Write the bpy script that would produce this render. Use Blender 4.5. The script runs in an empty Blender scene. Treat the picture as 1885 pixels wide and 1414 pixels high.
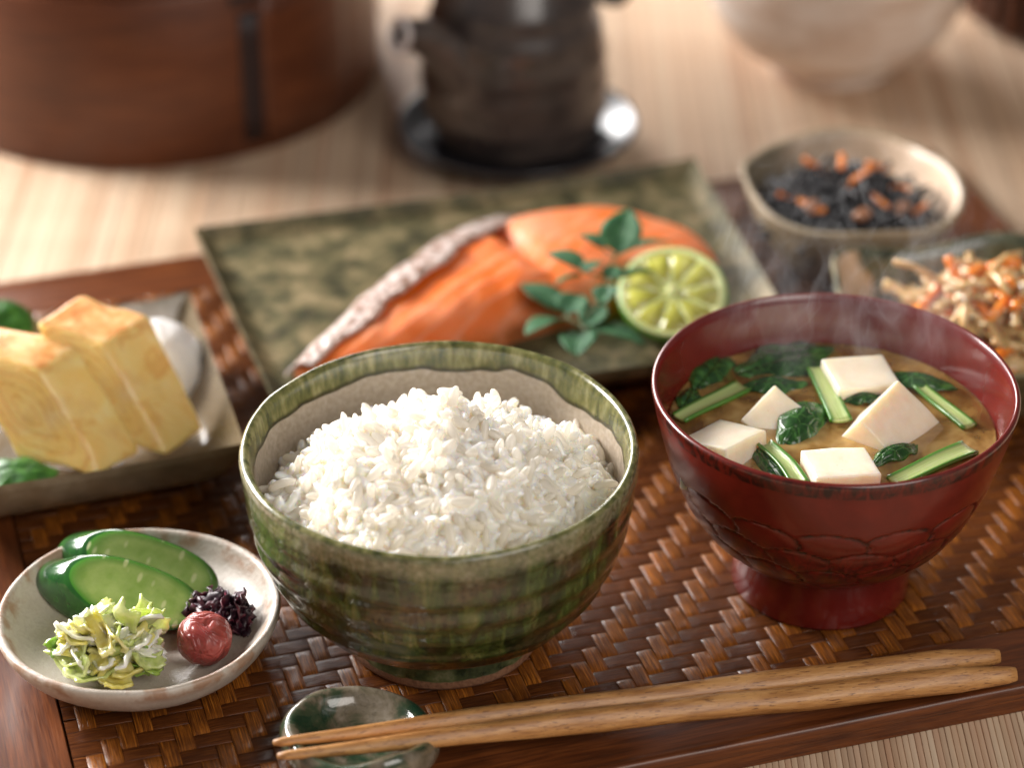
import bpy, bmesh, math, random
import numpy as np
from mathutils import Vector, Matrix, Euler, noise as mn
random.seed(7); rng = np.random.default_rng(7)
PI = math.pi; R = math.radians
S = 0.01                                   # all lengths below are centimetres
sc = bpy.context.scene; COL = sc.collection
sin, cos = math.sin, math.cos

# ---------------------------------------------------------------- camera
cam_d = bpy.data.cameras.new('camera'); cam = bpy.data.objects.new('camera', cam_d); COL.objects.link(cam)
cam.location = (2.19*S, -63.53*S, 48.65*S); cam.rotation_euler = (R(58), 0, 0)
cam_d.sensor_width = 36; cam_d.lens = 89.8; cam_d.clip_start = 0.01; cam_d.clip_end = 50
cam_d.dof.use_dof = True; cam_d.dof.focus_distance = 0.763; cam_d.dof.aperture_fstop = 5.2; cam_d.dof.aperture_blades = 0
sc.camera = cam
# ---------------------------------------------------------------- world and lamps
w = bpy.data.worlds.new('World'); sc.world = w; w.use_nodes = True
bg = w.node_tree.nodes['Background']; bg.inputs[0].default_value = (1.0, .93, .88, 1); bg.inputs[1].default_value = .12
def area(name, loc, to, size, power, col, sy=None):
    d = bpy.data.lights.new(name, 'AREA'); d.energy = power; d.color = col; d.size = size*S
    if sy: d.shape = 'RECTANGLE'; d.size_y = sy*S
    o = bpy.data.objects.new(name, d); COL.objects.link(o); o.location = Vector(loc)*S
    o.rotation_euler = (Vector(to)-Vector(loc)).to_track_quat('-Z', 'Y').to_euler(); return o
area('back_window_light', (-60, 126, 44), (0, 14, 0), 92, 27, (1, .97, .96), 44)
area('left_window_light', (-118, 72, 66), (0, 14, 0), 60, 56, (1, .955, .925), 50)
area('soft_fill', (70, -95, 95), (2, 12, 0), 90, 13, (1, .93, .86), 90)
sc.view_settings.view_transform = 'Standard'; sc.view_settings.look = 'None'; sc.view_settings.exposure = 0; sc.view_settings.gamma = 1
sc.render.engine = 'CYCLES'; sc.cycles.use_denoising = True
try: sc.cycles.denoiser = 'OPENIMAGEDENOISE'
except Exception: pass
sc.cycles.max_bounces = 12; sc.cycles.diffuse_bounces = 8; sc.cycles.transmission_bounces = 10; sc.cycles.transparent_max_bounces = 12; sc.cycles.sample_clamp_indirect = 6
sc.cycles.caustics_reflective = False; sc.cycles.caustics_refractive = False
sc.cycles.volume_step_rate = 1.0; sc.cycles.volume_max_steps = 96

# ---------------------------------------------------------------- material helpers
class NT:
    def __init__(s, name):
        s.m = bpy.data.materials.new(name); s.m.use_nodes = True; s.t = s.m.node_tree; s.n = s.t.nodes; s.n.clear()
        s.out = s.n.new('ShaderNodeOutputMaterial')
    def node(s, typ, ins=None, **kw):
        n = s.n.new(typ)
        for k, v in kw.items(): setattr(n, k, v)
        for k, v in (ins or {}).items():
            if hasattr(v, 'is_linked') or isinstance(v, bpy.types.NodeSocket): s.t.links.new(v, n.inputs[k])
            else: n.inputs[k].default_value = v
        return n
    def co(s, scale=(1, 1, 1), kind='Object'):
        c = s.node('ShaderNodeTexCoord')
        k = 1/S if kind != 'UV' else 1
        return s.node('ShaderNodeMapping', {'Vector': c.outputs[kind], 'Scale': tuple(a*k for a in scale)}).outputs[0]
    def noise(s, vec, scale=1, detail=3, rough=.55, dist=0):
        return s.node('ShaderNodeTexNoise', {'Vector': vec, 'Scale': scale, 'Detail': detail, 'Roughness': rough, 'Distortion': dist}).outputs[0]
    def voro(s, vec, scale=1, feature='F1', out=0):
        return s.node('ShaderNodeTexVoronoi', {'Vector': vec, 'Scale': scale}, feature=feature).outputs[out]
    def ramp(s, fac, *stops):
        n = s.node('ShaderNodeValToRGB', {0: fac}); e = n.color_ramp.elements
        while len(e) < len(stops): e.new(.5)
        for q, (p, c) in zip(e, stops):
            q.position = p; q.color = tuple(c)+(1,) if isinstance(c, (tuple, list)) else (c, c, c, 1)
        return n.outputs[0]
    def mix(s, fac, a, b, mode='MIX'):
        n = s.node('ShaderNodeMix', None, data_type='RGBA', blend_type=mode)
        for k, v in ((0, fac), (6, a), (7, b)):
            if isinstance(v, bpy.types.NodeSocket): s.t.links.new(v, n.inputs[k])
            else: n.inputs[k].default_value = (tuple(v)+(1,) if isinstance(v, (tuple, list)) else v)
        return n.outputs[2]
    def math(s, op, a, b=0., c=None):
        i = {0: a, 1: b}
        if c is not None: i[2] = c
        return s.node('ShaderNodeMath', i, operation=op).outputs[0]
    def sep(s, vec): return s.node('ShaderNodeSeparateXYZ', {0: vec}).outputs
    def rnd(s): return s.node('ShaderNodeObjectInfo').outputs['Random']
    def bump(s, h, dist=.02, strength=1., normal=None):
        i = {'Height': h, 'Distance': dist*S, 'Strength': strength}
        if normal: i['Normal'] = normal
        return s.node('ShaderNodeBump', i).outputs[0]
    def pbr(s, col, rough=.5, normal=None, **kw):
        i = {'Base Color': col if isinstance(col, bpy.types.NodeSocket) else tuple(col)+(1,), 'Roughness': rough}
        if normal is not None: i['Normal'] = normal
        names = dict(coat='Coat Weight', coat_rough='Coat Roughness', sss='Subsurface Weight', sssr='Subsurface Scale', spec='Specular IOR Level', alpha='Alpha', trans='Transmission Weight', ior='IOR', sheen='Sheen Weight')
        for k, v in kw.items():
            if k == 'rad': i['Subsurface Radius'] = v
            else: i[names[k]] = v
        b = s.node('ShaderNodeBsdfPrincipled', i)
        s.t.links.new(b.outputs[0], s.out.inputs[0]); s.b = b
        return s.m
MATS = {}
def material(f):
    MATS[f.__name__] = f(NT(f.__name__)); return f
def M(k): return MATS[k]

@material
def reed(n):
    p = n.node('ShaderNodeNewGeometry').outputs['Position']
    x = n.math('FLOOR', n.math('DIVIDE', n.math('ADD', n.sep(p)[0], .0), .19*S))
    wn = n.node('ShaderNodeTexWhiteNoise', {1: x}, noise_dimensions='1D').outputs[0]
    c = n.co((1, .05, 1)); g = n.noise(c, 9, 4)
    q = n.node('ShaderNodeMapping', {'Vector': p, 'Scale': (100/1.1, 100/40, 1)}).outputs[0]
    big = n.noise(q, 1, 2)
    col = n.ramp(wn, (0, (.30, .16, .10)), (.22, (.56, .38, .25)), (.55, (.72, .55, .39)), (.8, (.54, .30, .19)), (1, (.80, .66, .50)))
    col = n.mix(.35, col, n.ramp(g, (.3, (.38, .24, .15)), (.7, (.80, .66, .48))))
    col = n.mix(.25, col, n.ramp(big, (.35, (.55, .33, .19)), (.65, (.82, .69, .52))))
    return n.pbr(col, .55, n.bump(g, .012), spec=.3)
@material
def table_wood(n):
    g = n.noise(n.co((1, .06, 1)), 3, 4)
    return n.pbr(n.ramp(g, (.3, (.16, .08, .04)), (.7, (.30, .17, .09))), .45)
@material
def tray_wood(n):
    c = n.co((.07, 1, 1)); g = n.noise(c, 4.5, 6, .6, .6); f = n.noise(n.co((.25, 9, 9)), 3, 3)
    col = n.ramp(g, (.28, (.038, .009, .004)), (.45, (.100, .025, .008)), (.62, (.19, .052, .013)), (.75, (.30, .092, .022)))
    col = n.mix(.35, col, n.ramp(f, (.35, (.030, .009, .005)), (.65, (.18, .062, .016))))
    return n.pbr(col, n.ramp(f, (.3, .30), (.7, .42)), n.bump(g, .02, .4), coat=.25, coat_rough=.18, spec=.35)
def strand(n, cols, k, ct=.25):
    uv = n.co((1, 1, 1), 'UV'); r = n.rnd()
    off = n.node('ShaderNodeCombineXYZ', {0: n.math('MULTIPLY', r, 91.), 1: n.math('MULTIPLY', r, 37.)}).outputs[0]
    v = n.node('ShaderNodeVectorMath', {0: uv, 1: off}, operation='ADD').outputs[0]
    g = n.noise(n.node('ShaderNodeMapping', {'Vector': v, 'Scale': (.55, 22, 1)}).outputs[0], 1, 4, .65)
    f = n.noise(n.node('ShaderNodeMapping', {'Vector': v, 'Scale': (1.3, 70, 1)}).outputs[0], 1, 2, .5)
    p = n.noise(n.node('ShaderNodeMapping', {'Vector': v, 'Scale': (.9, 1.2, 1)}).outputs[0], 1, 2)
    col = n.ramp(n.math('ADD', n.math('MULTIPLY', g, .55), n.math('MULTIPLY', f, .45)), *cols)
    col = n.mix(n.ramp(p, (.45, 0.), (.7, .45)), col, (.030, .009, .005))
    hv = n.node('ShaderNodeHueSaturation', {'Value': n.math('MULTIPLY_ADD', r, .25, k), 'Color': col}).outputs[0]
    h = n.math('ADD', n.math('MULTIPLY', g, .6), n.math('MULTIPLY', f, .4))
    return n.pbr(hv, n.ramp(f, (.3, .24), (.7, .46)), n.bump(h, .022, .9), coat=ct, coat_rough=.15, spec=ct+.05)
@material
def warp_bamboo(n): return strand(n, ((.30, (.030, .008, .004)), (.42, (.105, .029, .006)), (.53, (.26, .080, .010)), (.66, (.70, .25, .030))), .82)
@material
def weft_bamboo(n): return strand(n, ((.30, (.022, .007, .004)), (.42, (.066, .018, .006)), (.54, (.130, .039, .009)), (.68, (.27, .088, .018))), .84, .12)
@material
def oribe(n):
    c = n.co(); z = n.sep(c)[2]
    st = n.noise(n.co((1.5, 1.5, .22)), 1.1, 5, .6, .6); bl = n.noise(c, .75, 4, .6); fi = n.noise(c, 5, 5, .65)
    col = n.ramp(st, (.34, (.006, .012, .005)), (.45, (.018, .034, .008)), (.54, (.050, .080, .016)), (.64, (.12, .125, .035)), (.78, (.32, .27, .13)))
    col = n.mix(n.ramp(bl, (.46, 0.), (.62, .85)), col, n.ramp(fi, (.35, (.024, .012, .007)), (.65, (.10, .062, .026))))
    top = n.ramp(n.math('ADD', z, n.math('MULTIPLY', bl, 1.0)), (0., 0.), (1., 1.))
    zz = n.math('ADD', n.math('SUBTRACT', z, 6.15), n.math('MULTIPLY', n.math('SUBTRACT', bl, .5), 1.6))
    col = n.mix(n.ramp(zz, (.0, 0.), (.35, .60)), col, n.ramp(fi, (.3, (.10, .115, .040)), (.5, (.26, .25, .14)), (.72, (.42, .38, .27))))
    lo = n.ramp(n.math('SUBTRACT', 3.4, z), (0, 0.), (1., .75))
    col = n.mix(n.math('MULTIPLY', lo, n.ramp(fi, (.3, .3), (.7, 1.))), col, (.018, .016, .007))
    sp = n.voro(c, 6.0); col = n.mix(n.ramp(sp, (.10, .9), (.18, 0.)), col, (.030, .014, .007)); cr = n.voro(n.co((1, 1, .7)), 2.6, 'DISTANCE_TO_EDGE'); col = n.mix(n.ramp(cr, (.0, .35), (.03, 0.)), col, (.02, .014, .006))
    b = n.bump(fi, .035, .6); b = n.bump(n.noise(n.co((1.3, 1.3, .8)), 1.2, 3, .6, .5), .20, .9, b); b = n.bump(st, .08, .8, b)
    return n.pbr(col, n.ramp(fi, (.3, .12), (.8, .30)), b, coat=.7, coat_rough=.07)
@material
def oribe_foot(n):
    c = n.co(); z = n.sep(c)[2]; fi = n.noise(c, 1.6, 4); fo = n.noise(c, 9, 3)
    g = n.ramp(fi, (.35, (.018, .028, .010)), (.55, (.085, .10, .040)), (.7, (.20, .19, .10)))
    clay = n.ramp(fo, (.3, (.16, .070, .035)), (.7, (.30, .15, .080)))
    f = n.ramp(n.math('ADD', n.math('SUBTRACT', z, .36), n.math('MULTIPLY', n.math('SUBTRACT', fi, .5), .25)), (0., 0.), (.04, 1.))
    return n.pbr(n.mix(f, clay, g), n.ramp(f, (0, .75), (1, .2)), n.bump(fo, .015), coat=n.ramp(f, (0, 0.), (1, .6)))
@material
def bowl_inside(n):
    c = n.co(); z = n.sep(c)[2]; a = n.noise(c, .8, 3); fi = n.noise(c, 6, 5); w_ = n.noise(n.co((1.2, 1.2, .1)), .55, 1, .4)
    beige = n.ramp(fi, (.3, (.34, .28, .21)), (.7, (.47, .40, .32)))
    gr = n.ramp(n.noise(n.co((1, 1, .3)), 3, 4), (.3, (.035, .045, .014)), (.5, (.13, .13, .042)), (.7, (.28, .26, .12)))
    t = n.math('ADD', n.math('SUBTRACT', z, 6.12), n.math('MULTIPLY', n.math('SUBTRACT', w_, .5), -1.1))
    col = n.mix(n.ramp(t, (.0, 0.), (.06, 1.)), beige, gr)
    col = n.mix(n.ramp(t, (.0, 0.), (.02, .85), (.10, .85), (.2, 0.)), col, (.030, .026, .010))
    sp = n.voro(c, 3.3); col = n.mix(n.ramp(sp, (.03, .6), (.09, 0.)), col, (.16, .10, .06))
    return n.pbr(col, .24, n.bump(fi, .012), coat=.5, coat_rough=.1)
@material
def lacquer(n):
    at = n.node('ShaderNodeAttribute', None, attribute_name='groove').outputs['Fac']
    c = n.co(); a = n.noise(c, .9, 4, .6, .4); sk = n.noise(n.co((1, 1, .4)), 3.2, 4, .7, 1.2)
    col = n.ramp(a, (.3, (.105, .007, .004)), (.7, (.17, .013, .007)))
    dark_marks = n.math('MULTIPLY', n.ramp(sk, (.38, 0.), (.60, 1.)), n.math('MINIMUM', n.math('MULTIPLY', at, 2.0), 1.))  # darker in carved grooves, in lower wall mottles and on the worn rim
    col = n.mix(dark_marks, col, (.020, .004, .003))
    return n.pbr(col, .30, n.bump(n.noise(n.co((.3, .3, 5)), 2.5, 3), .006, .6), coat=.55, coat_rough=.13)
@material
def lacquer_in(n):
    return n.pbr(n.ramp(n.noise(n.co(), .8, 3), (.3, (.105, .007, .005)), (.7, (.155, .011, .008))), .26, coat=.6, coat_rough=.10)
@material
def broth(n):
    c = n.co(); a = n.noise(c, .38, 3, .5, 1.2); b = n.noise(c, 1.4, 2, .5, .8)
    f = n.math('ADD', n.math('MULTIPLY', a, .8), n.math('MULTIPLY', b, .2))
    col = n.ramp(f, (.36, (.24, .115, .035)), (.52, (.46, .26, .075)), (.66, (.70, .48, .19)))
    al = n.ramp(f, (.36, .38), (.64, .82))
    return n.pbr(col, .06, n.bump(n.noise(c, 1.0, 2), .01, .3), alpha=al, spec=.55, sss=.3, sssr=.006, rad=(1, .5, .2))
@material
def rice(n):
    c = n.co(); a = n.noise(c, 3.5, 2)
    v = n.math('MULTIPLY_ADD', n.rnd(), .10, .0)
    col = n.mix(v, n.ramp(a, (.3, (.955, .92, .84)), (.7, (.97, .95, .915))), (.96, .90, .78))
    n.pbr(col, .16, n.bump(a, .01, .5), spec=.6, coat=.25, coat_rough=.1, sss=.0)
    tr = n.node('ShaderNodeBsdfTranslucent', {'Color': (1., .975, .92, 1)})
    mx = n.node('ShaderNodeMixShader', {0: .52, 1: n.b.outputs[0], 2: tr.outputs[0]}); n.t.links.new(mx.outputs[0], n.out.inputs[0])
    return n.m
@material
def rice_mass(n):
    a = n.noise(n.co(), 3.5, 2)
    return n.pbr(n.ramp(a, (.3, (.91, .87, .79)), (.7, (.94, .91, .86))), .18, n.bump(a, .01, .5), sss=1., sssr=.0050, rad=(1., .80, .50), spec=.6, coat=.2, coat_rough=.1)
@material
def tofu(n):
    c = n.co(); a = n.noise(c, 2.0, 4); h = n.noise(c, 14, 3)
    sp = n.voro(c, 3.1)
    col = n.ramp(a, (.3, (.84, .71, .54)), (.7, (.90, .81, .66)))
    col = n.mix(n.ramp(sp, (.04, .5), (.10, 0.)), col, (.72, .42, .16))
    return n.pbr(col, .30, n.bump(h, .016, .8), sss=.75, sssr=.006, rad=(1., .75, .45), spec=.5)
def leafy(n, dark, mid, light, rough=.3, k=1.6, sss=.25):
    c = n.co(); a = n.noise(c, k, 4, .6, .6); v = n.voro(c, k*1.3, 'DISTANCE_TO_EDGE')
    col = n.ramp(a, (.32, dark), (.52, mid), (.72, light))
    col = n.mix(n.ramp(v, (0., .55), (.07, 0.)), col, light)
    return n.pbr(col, rough, n.bump(n.math('ADD', n.ramp(v, (0, 0.), (.12, 1.)), a), .03, .6), coat=.25, coat_rough=.15, sss=sss, sssr=.002, rad=(.6, 1, .3))
@material
def soup_green(n): return leafy(n, (.008, .035, .008), (.018, .075, .014), (.07, .20, .04), .25, 1.5)
@material
def soup_stem(n):
    uv = n.co((1, 1, 1), 'UV'); e = n.sep(uv)[1]
    g = n.noise(n.node('ShaderNodeMapping', {'Vector': uv, 'Scale': (.8, 16, 1)}).outputs[0], 1, 3)
    col = n.ramp(g, (.3, (.30, .42, .11)), (.7, (.56, .64, .30)))
    edge = n.ramp(n.math('ABSOLUTE', n.math('SUBTRACT', e, .5)), (.28, 0.), (.42, 1.))
    col = n.mix(edge, col, (.07, .20, .025))
    return n.pbr(col, .25, n.bump(g, .03, .7), coat=.5, sss=.4, sssr=.002, rad=(.7, 1, .3))
@material
def kinome(n): return leafy(n, (.014, .065, .026), (.030, .110, .044), (.075, .18, .085), .55, 2.2, .15)
@material
def sprig_stem(n): return n.pbr((.10, .12, .04), .5)
@material
def shiso(n): return leafy(n, (.012, .06, .008), (.03, .14, .012), (.08, .26, .03), .55, 1.2, .1)
@material
def salmon(n):
    c = n.co(); a = n.noise(c, .35, 4, .5, .5)
    wv = n.node('ShaderNodeTexWave', {'Vector': n.node('ShaderNodeMapping', {'Vector': c, 'Rotation': (0, 0, R(38))}).outputs[0], 'Scale': .42, 'Distortion': 5., 'Detail': 2., 'Detail Scale': .6}).outputs[1]
    col = n.ramp(a, (.32, (.90, .17, .014)), (.5, (.92, .23, .060)), (.66, (.93, .33, .16)))
    col = n.mix(n.ramp(wv, (.86, 0.), (.98, .30)), col, (.92, .50, .36))
    fi = n.noise(n.co((1, 1, 1)), 4, 5)
    z = n.sep(c)[2]
    col = n.mix(n.ramp(fi, (.55, 0.), (.8, .35)), col, (.70, .14, .02))
    eg = n.node('ShaderNodeAttribute', None, attribute_name='groove').outputs['Fac']
    col = n.mix(n.math('MULTIPLY', eg, n.ramp(fi, (.3, .4), (.6, 1.))), col, (.42, .13, .035))
    return n.pbr(col, .42, n.bump(n.math('ADD', n.math('MULTIPLY', wv, .5), fi), .06, .7), sss=.5, sssr=.006, rad=(1, .4, .2), coat=.05, coat_rough=.3, spec=.3)
@material
def salmon_skin(n):
    c = n.co(); a = n.noise(c, 2.6, 5, .65); v = n.voro(c, 3.2)
    col = n.ramp(a, (.38, (.24, .11, .065)), (.47, (.56, .38, .31)), (.56, (.80, .67, .62)), (.70, (.91, .83, .79)))
    return n.pbr(col, .28, n.bump(n.math('ADD', v, n.math('MULTIPLY', a, 1.4)), .10, 1.), coat=.6, coat_rough=.2)
@material
def salmon_char(n): return n.pbr(n.ramp(n.noise(n.co(), 2, 4), (.3, (.05, .022, .012)), (.7, (.18, .075, .035))), .5)
@material
def moss_glaze(n):
    c = n.co(); a = n.noise(c, .8, 5, .66, .4); b = n.noise(c, 2.4, 4, .6)
    col = n.ramp(a, (.36, (.035, .036, .018)), (.46, (.085, .080, .038)), (.55, (.165, .14, .068)), (.66, (.30, .235, .13)))
    col = n.mix(n.ramp(b, (.5, 0.), (.72, .55)), col, (.17, .12, .07))
    col = n.mix(n.ramp(b, (.25, .5), (.42, 0.)), col, (.035, .045, .018))
    return n.pbr(col, .52, n.bump(b, .06, .8), spec=.35)
@material
def cream_glaze(n):
    c = n.co(); a = n.noise(c, .5, 4); b = n.noise(c, 3, 4)
    col = n.ramp(a, (.35, (.12, .092, .055)), (.6, (.21, .165, .11)), (.8, (.32, .27, .20)))
    return n.pbr(n.mix(n.ramp(b, (.5, 0.), (.8, .4)), col, (.14, .11, .06)), .22, n.bump(b, .03, .5), coat=.7, coat_rough=.08)
@material
def pale_stoneware(n):
    c = n.co(); z = n.sep(c)[2]; a = n.noise(c, .6, 4); b = n.noise(n.co(), 9, 4, .7)
    col = n.ramp(a, (.3, (.47, .41, .34)), (.7, (.60, .55, .49)))
    col = n.mix(n.ramp(b, (.45, 0.), (.75, .5)), col, (.36, .29, .22))
    r_ = n.math('MULTIPLY', n.ramp(n.noise(c, 1.3, 3), (.45, 0.), (.6, .8)), n.ramp(n.math('SUBTRACT', z, 1.25), (0., 0.), (.25, 1.)))
    col = n.mix(r_, col, (.34, .19, .11))
    return n.pbr(col, .38, n.bump(b, .03, .7), coat=.25, coat_rough=.2)
@material
def tan_stoneware(n):
    c = n.co(); a = n.noise(c, .35, 4); b = n.noise(c, 7, 4, .7)
    col = n.ramp(a, (.35, (.20, .16, .095)), (.6, (.36, .28, .18)))
    return n.pbr(n.mix(n.ramp(b, (.4, 0.), (.7, .4)), col, (.32, .24, .16)), .5, n.bump(b, .03), coat=.2, coat_rough=.3)
@material
def tan_inside(n):
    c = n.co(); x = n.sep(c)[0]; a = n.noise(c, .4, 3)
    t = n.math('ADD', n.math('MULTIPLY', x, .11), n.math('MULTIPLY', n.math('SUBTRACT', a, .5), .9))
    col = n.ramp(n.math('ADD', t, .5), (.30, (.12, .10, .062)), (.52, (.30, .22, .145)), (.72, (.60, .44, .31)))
    return n.pbr(col, .42, n.bump(n.noise(c, 6, 4), .02), coat=.25, coat_rough=.25)
@material
def two_tone(n):
    c = n.co(); s = n.sep(c); a = n.noise(c, .5, 3)
    t = n.math('ADD', n.math('ADD', n.math('MULTIPLY', s[0], .22), n.math('MULTIPLY', s[1], .10)), n.math('MULTIPLY', n.math('SUBTRACT', a, .5), .6))
    g = n.ramp(n.noise(c, 1.6, 4), (.35, (.022, .032, .018)), (.65, (.085, .10, .055)))
    return n.pbr(n.mix(n.ramp(n.math('ADD', t, .78), (.50, 0.), (.58, 1.)), (.60, .42, .27), g), .22, coat=.6, coat_rough=.08)
@material
def dark_glaze(n):
    c = n.co(); a = n.noise(c, .55, 4, .6, .5)
    col = n.ramp(a, (.35, (.036, .028, .027)), (.6, (.070, .053, .046)), (.75, (.11, .08, .064)))
    return n.pbr(col, .33, n.bump(n.noise(n.co((.4, .4, 3)), 1.3, 3), .05, .6), coat=.5, coat_rough=.15)
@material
def lip_highlight(n): return n.pbr((.50, .46, .46), .2, coat=.8)  # pale colour paints the window's reflection onto the dark pot's spout lip
@material
def saucer_glaze(n): return n.pbr((.022, .021, .026), .30, coat=.7, coat_rough=.2)
@material
def white_glaze(n):
    c = n.co(); z = n.sep(c)[2]; a = n.noise(n.co((.4, .4, 1)), .7, 4, .5, .6)
    col = n.ramp(a, (.35, (.62, .47, .37)), (.5, (.76, .64, .55)), (.68, (.86, .80, .74)))
    return n.pbr(col, .3, n.bump(n.noise(c, 2, 3), .04, .4), coat=.4, coat_rough=.15)
@material
def bent_wood(n):
    g = n.noise(n.co((1, 1, 9)), .35, 5, .6, .3); p = n.noise(n.co((.2, .2, .2)), .5, 3)
    col = n.ramp(g, (.3, (.058, .015, .006)), (.5, (.095, .027, .010)), (.7, (.155, .048, .017)))
    return n.pbr(n.mix(.3, col, n.ramp(p, (.3, (.05, .014, .006)), (.7, (.16, .050, .018)))), .45, coat=.12, coat_rough=.25, spec=.35)
@material
def dark_bark(n): return n.pbr((.020, .009, .009), .5)
@material
def chop_wood(n):
    c = n.co((.12, 1, 1)); g = n.noise(c, 5, 5, .6, .5); sp = n.noise(n.co((1.2, 9, 9)), 2.4, 3, .6)
    col = n.ramp(g, (.3, (.28, .115, .032)), (.5, (.47, .225, .072)), (.7, (.62, .335, .125)))
    col = n.mix(n.ramp(sp, (.58, 0.), (.66, .8)), col, (.11, .035, .012))
    return n.pbr(col, .42, n.bump(n.math('ADD', g, sp), .02, .6), coat=.12, coat_rough=.3)
@material
def rest_glaze(n):
    c = n.co(); a = n.noise(c, .8, 5, .6, .8); b = n.noise(c, 7, 4, .6); z = n.sep(c)[2]
    col = n.ramp(a, (.36, (.012, .038, .020)), (.47, (.045, .065, .035)), (.56, (.15, .125, .085)), (.72, (.27, .235, .185)))
    col = n.mix(n.ramp(b, (.5, 0.), (.75, .5)), col, (.05, .04, .025))
    return n.pbr(col, .15, n.bump(b, .02, .5), coat=.9, coat_rough=.05)
@material
def omelette(n):
    c = n.co(); a = n.noise(c, .7, 4, .6, .8)
    q = n.sep(n.node('ShaderNodeAttribute', None, attribute_name='roll').outputs['Vector'])
    d = n.math('POWER', n.math('ADD', n.math('POWER', n.math('ABSOLUTE', q[1]), 4.), n.math('POWER', n.math('ABSOLUTE', q[2]), 4.)), .25)
    f = n.math('FRACT', n.math('ADD', n.math('MULTIPLY', d, 8.5), n.math('MULTIPLY', a, 2.2)))
    col = n.ramp(a, (.3, (.93, .60, .17)), (.55, (.95, .70, .27)), (.75, (.97, .80, .44)))
    lay = n.ramp(f, (0., .75), (.16, 0.), (.86, 0.), (1., .75))
    col = n.mix(lay, col, (.80, .44, .11))
    br = n.noise(c, .5, 3); col = n.mix(n.ramp(br, (.52, 0.), (.7, .5)), col, (.66, .36, .13))
    h = n.math('SUBTRACT', n.noise(c, 5, 4), n.math('MULTIPLY', lay, .6))
    return n.pbr(col, .36, n.bump(h, .06, .7), sss=.4, sssr=.005, rad=(1, .6, .25), coat=.3, coat_rough=.2)
@material
def omelette_top(n):
    a = n.noise(n.co(), 1.1, 4, .6, .6)
    col = n.ramp(a, (.36, (.74, .28, .07)), (.5, (.84, .45, .15)), (.66, (.90, .62, .30)))
    return n.pbr(col, .4, n.bump(a, .08, .6), sss=.3, sssr=.004, coat=.3, coat_rough=.2)
@material
def radish(n): return n.pbr((.84, .82, .80), .25, n.bump(n.noise(n.co(), 7, 4), .06, .8), sss=.6, sssr=.005, rad=(1, .9, .8))
@material
def lime_skin(n): 
    a = n.noise(n.co(), 7, 2)
    return n.pbr(n.ramp(n.noise(n.co(), .7, 3), (.3, (.05, .17, .012)), (.7, (.13, .33, .025))), .3, n.bump(a, .03, .8), coat=.4)
@material
def lime_pith(n): return n.pbr((.74, .78, .36), .5, sss=.3, sssr=.003)
@material
def lime_flesh(n):
    uv = n.node('ShaderNodeTexCoord').outputs['Object']
    s_ = n.sep(n.co()); an = n.math('ARCTAN2', s_[1], s_[0]); rd = n.math('SQRT', n.math('ADD', n.math('MULTIPLY', s_[0], s_[0]), n.math('MULTIPLY', s_[1], s_[1])))
    g = n.noise(n.node('ShaderNodeCombineXYZ', {0: n.math('MULTIPLY', an, 9.), 1: n.math('MULTIPLY', rd, 1.2)}).outputs[0], 1, 3, .5)
    col = n.ramp(g, (.3, (.38, .38, .045)), (.5, (.52, .51, .09)), (.72, (.70, .68, .24)))
    return n.pbr(col, .12, None, sss=.5, sssr=.003, rad=(.8, 1, .3), coat=.2)
@material
def cuke_skin(n): return n.pbr(n.ramp(n.noise(n.co((1, .2, 1)), 1.6, 3), (.3, (.010, .055, .014)), (.7, (.03, .15, .022))), .16, coat=.8, coat_rough=.08)
@material
def cuke_flesh(n):
    c = n.co(); g = n.noise(c, 1.3, 4); s_ = n.voro(n.co((1, .45, 1)), 2.6)
    col = n.ramp(g, (.3, (.26, .40, .09)), (.7, (.45, .56, .20)))
    at = n.node('ShaderNodeAttribute', None, attribute_name='groove').outputs['Fac']
    col = n.mix(at, col, (.055, .24, .022))
    col = n.mix(n.ramp(s_, (.14, .7), (.24, 0.)), col, (.66, .70, .38))
    return n.pbr(col, .2, n.bump(g, .04, .5), sss=.5, sssr=.004, rad=(.7, 1, .3), coat=.4)
def cabbage(n, a, b):
    g = n.noise(n.co((1, .4, 1)), 1.6, 4, .6, .5)
    return n.pbr(n.ramp(g, (.33, a), (.66, b)), .22, n.bump(g, .05, .8), sss=.5, sssr=.003, rad=(.9, 1, .5), coat=.5)
@material
def cabbage_white(n): return cabbage(n, (.70, .74, .50), (.90, .90, .80))
@material
def cabbage_lime(n): return cabbage(n, (.42, .52, .13), (.66, .72, .36))
@material
def cabbage_yellow(n): return cabbage(n, (.66, .56, .09), (.80, .76, .38))
@material
def cabbage_green(n): return cabbage(n, (.10, .26, .02), (.36, .52, .10))
@material
def plum(n):
    c = n.co(); a = n.noise(c, 1.5, 4)
    col = n.ramp(a, (.3, (.25, .032, .030)), (.7, (.42, .090, .072)))
    return n.pbr(col, .3, n.bump(n.noise(c, 1.3, 2, .5, 1.6), .26, .9), sss=.4, sssr=.003, rad=(1, .3, .2), coat=.15, coat_rough=.25)
@material
def purple_leaf(n): return n.pbr(n.ramp(n.noise(n.co(), 1.7, 3), (.35, (.014, .005, .012)), (.55, (.05, .009, .022)), (.7, (.17, .014, .032))), .45, coat=.15, coat_rough=.2)
@material
def seaweed(n): return n.pbr((.005, .004, .006), .42, coat=.12, coat_rough=.2, spec=.35)
@material
def carrot(n): return n.pbr(n.ramp(n.noise(n.co(), 1.5, 3), (.3, (.72, .17, .010)), (.7, (.88, .30, .03))), .25, sss=.3, sssr=.003, rad=(1, .4, .2), coat=.5)
@material
def soybean(n): return n.pbr((.32, .13, .055), .3, coat=.5)
@material
def burdock(n): return n.pbr(n.ramp(n.noise(n.co(), 1.4, 3), (.3, (.42, .24, .08)), (.7, (.70, .50, .23))), .25, sss=.3, sssr=.003, coat=.5)
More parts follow.
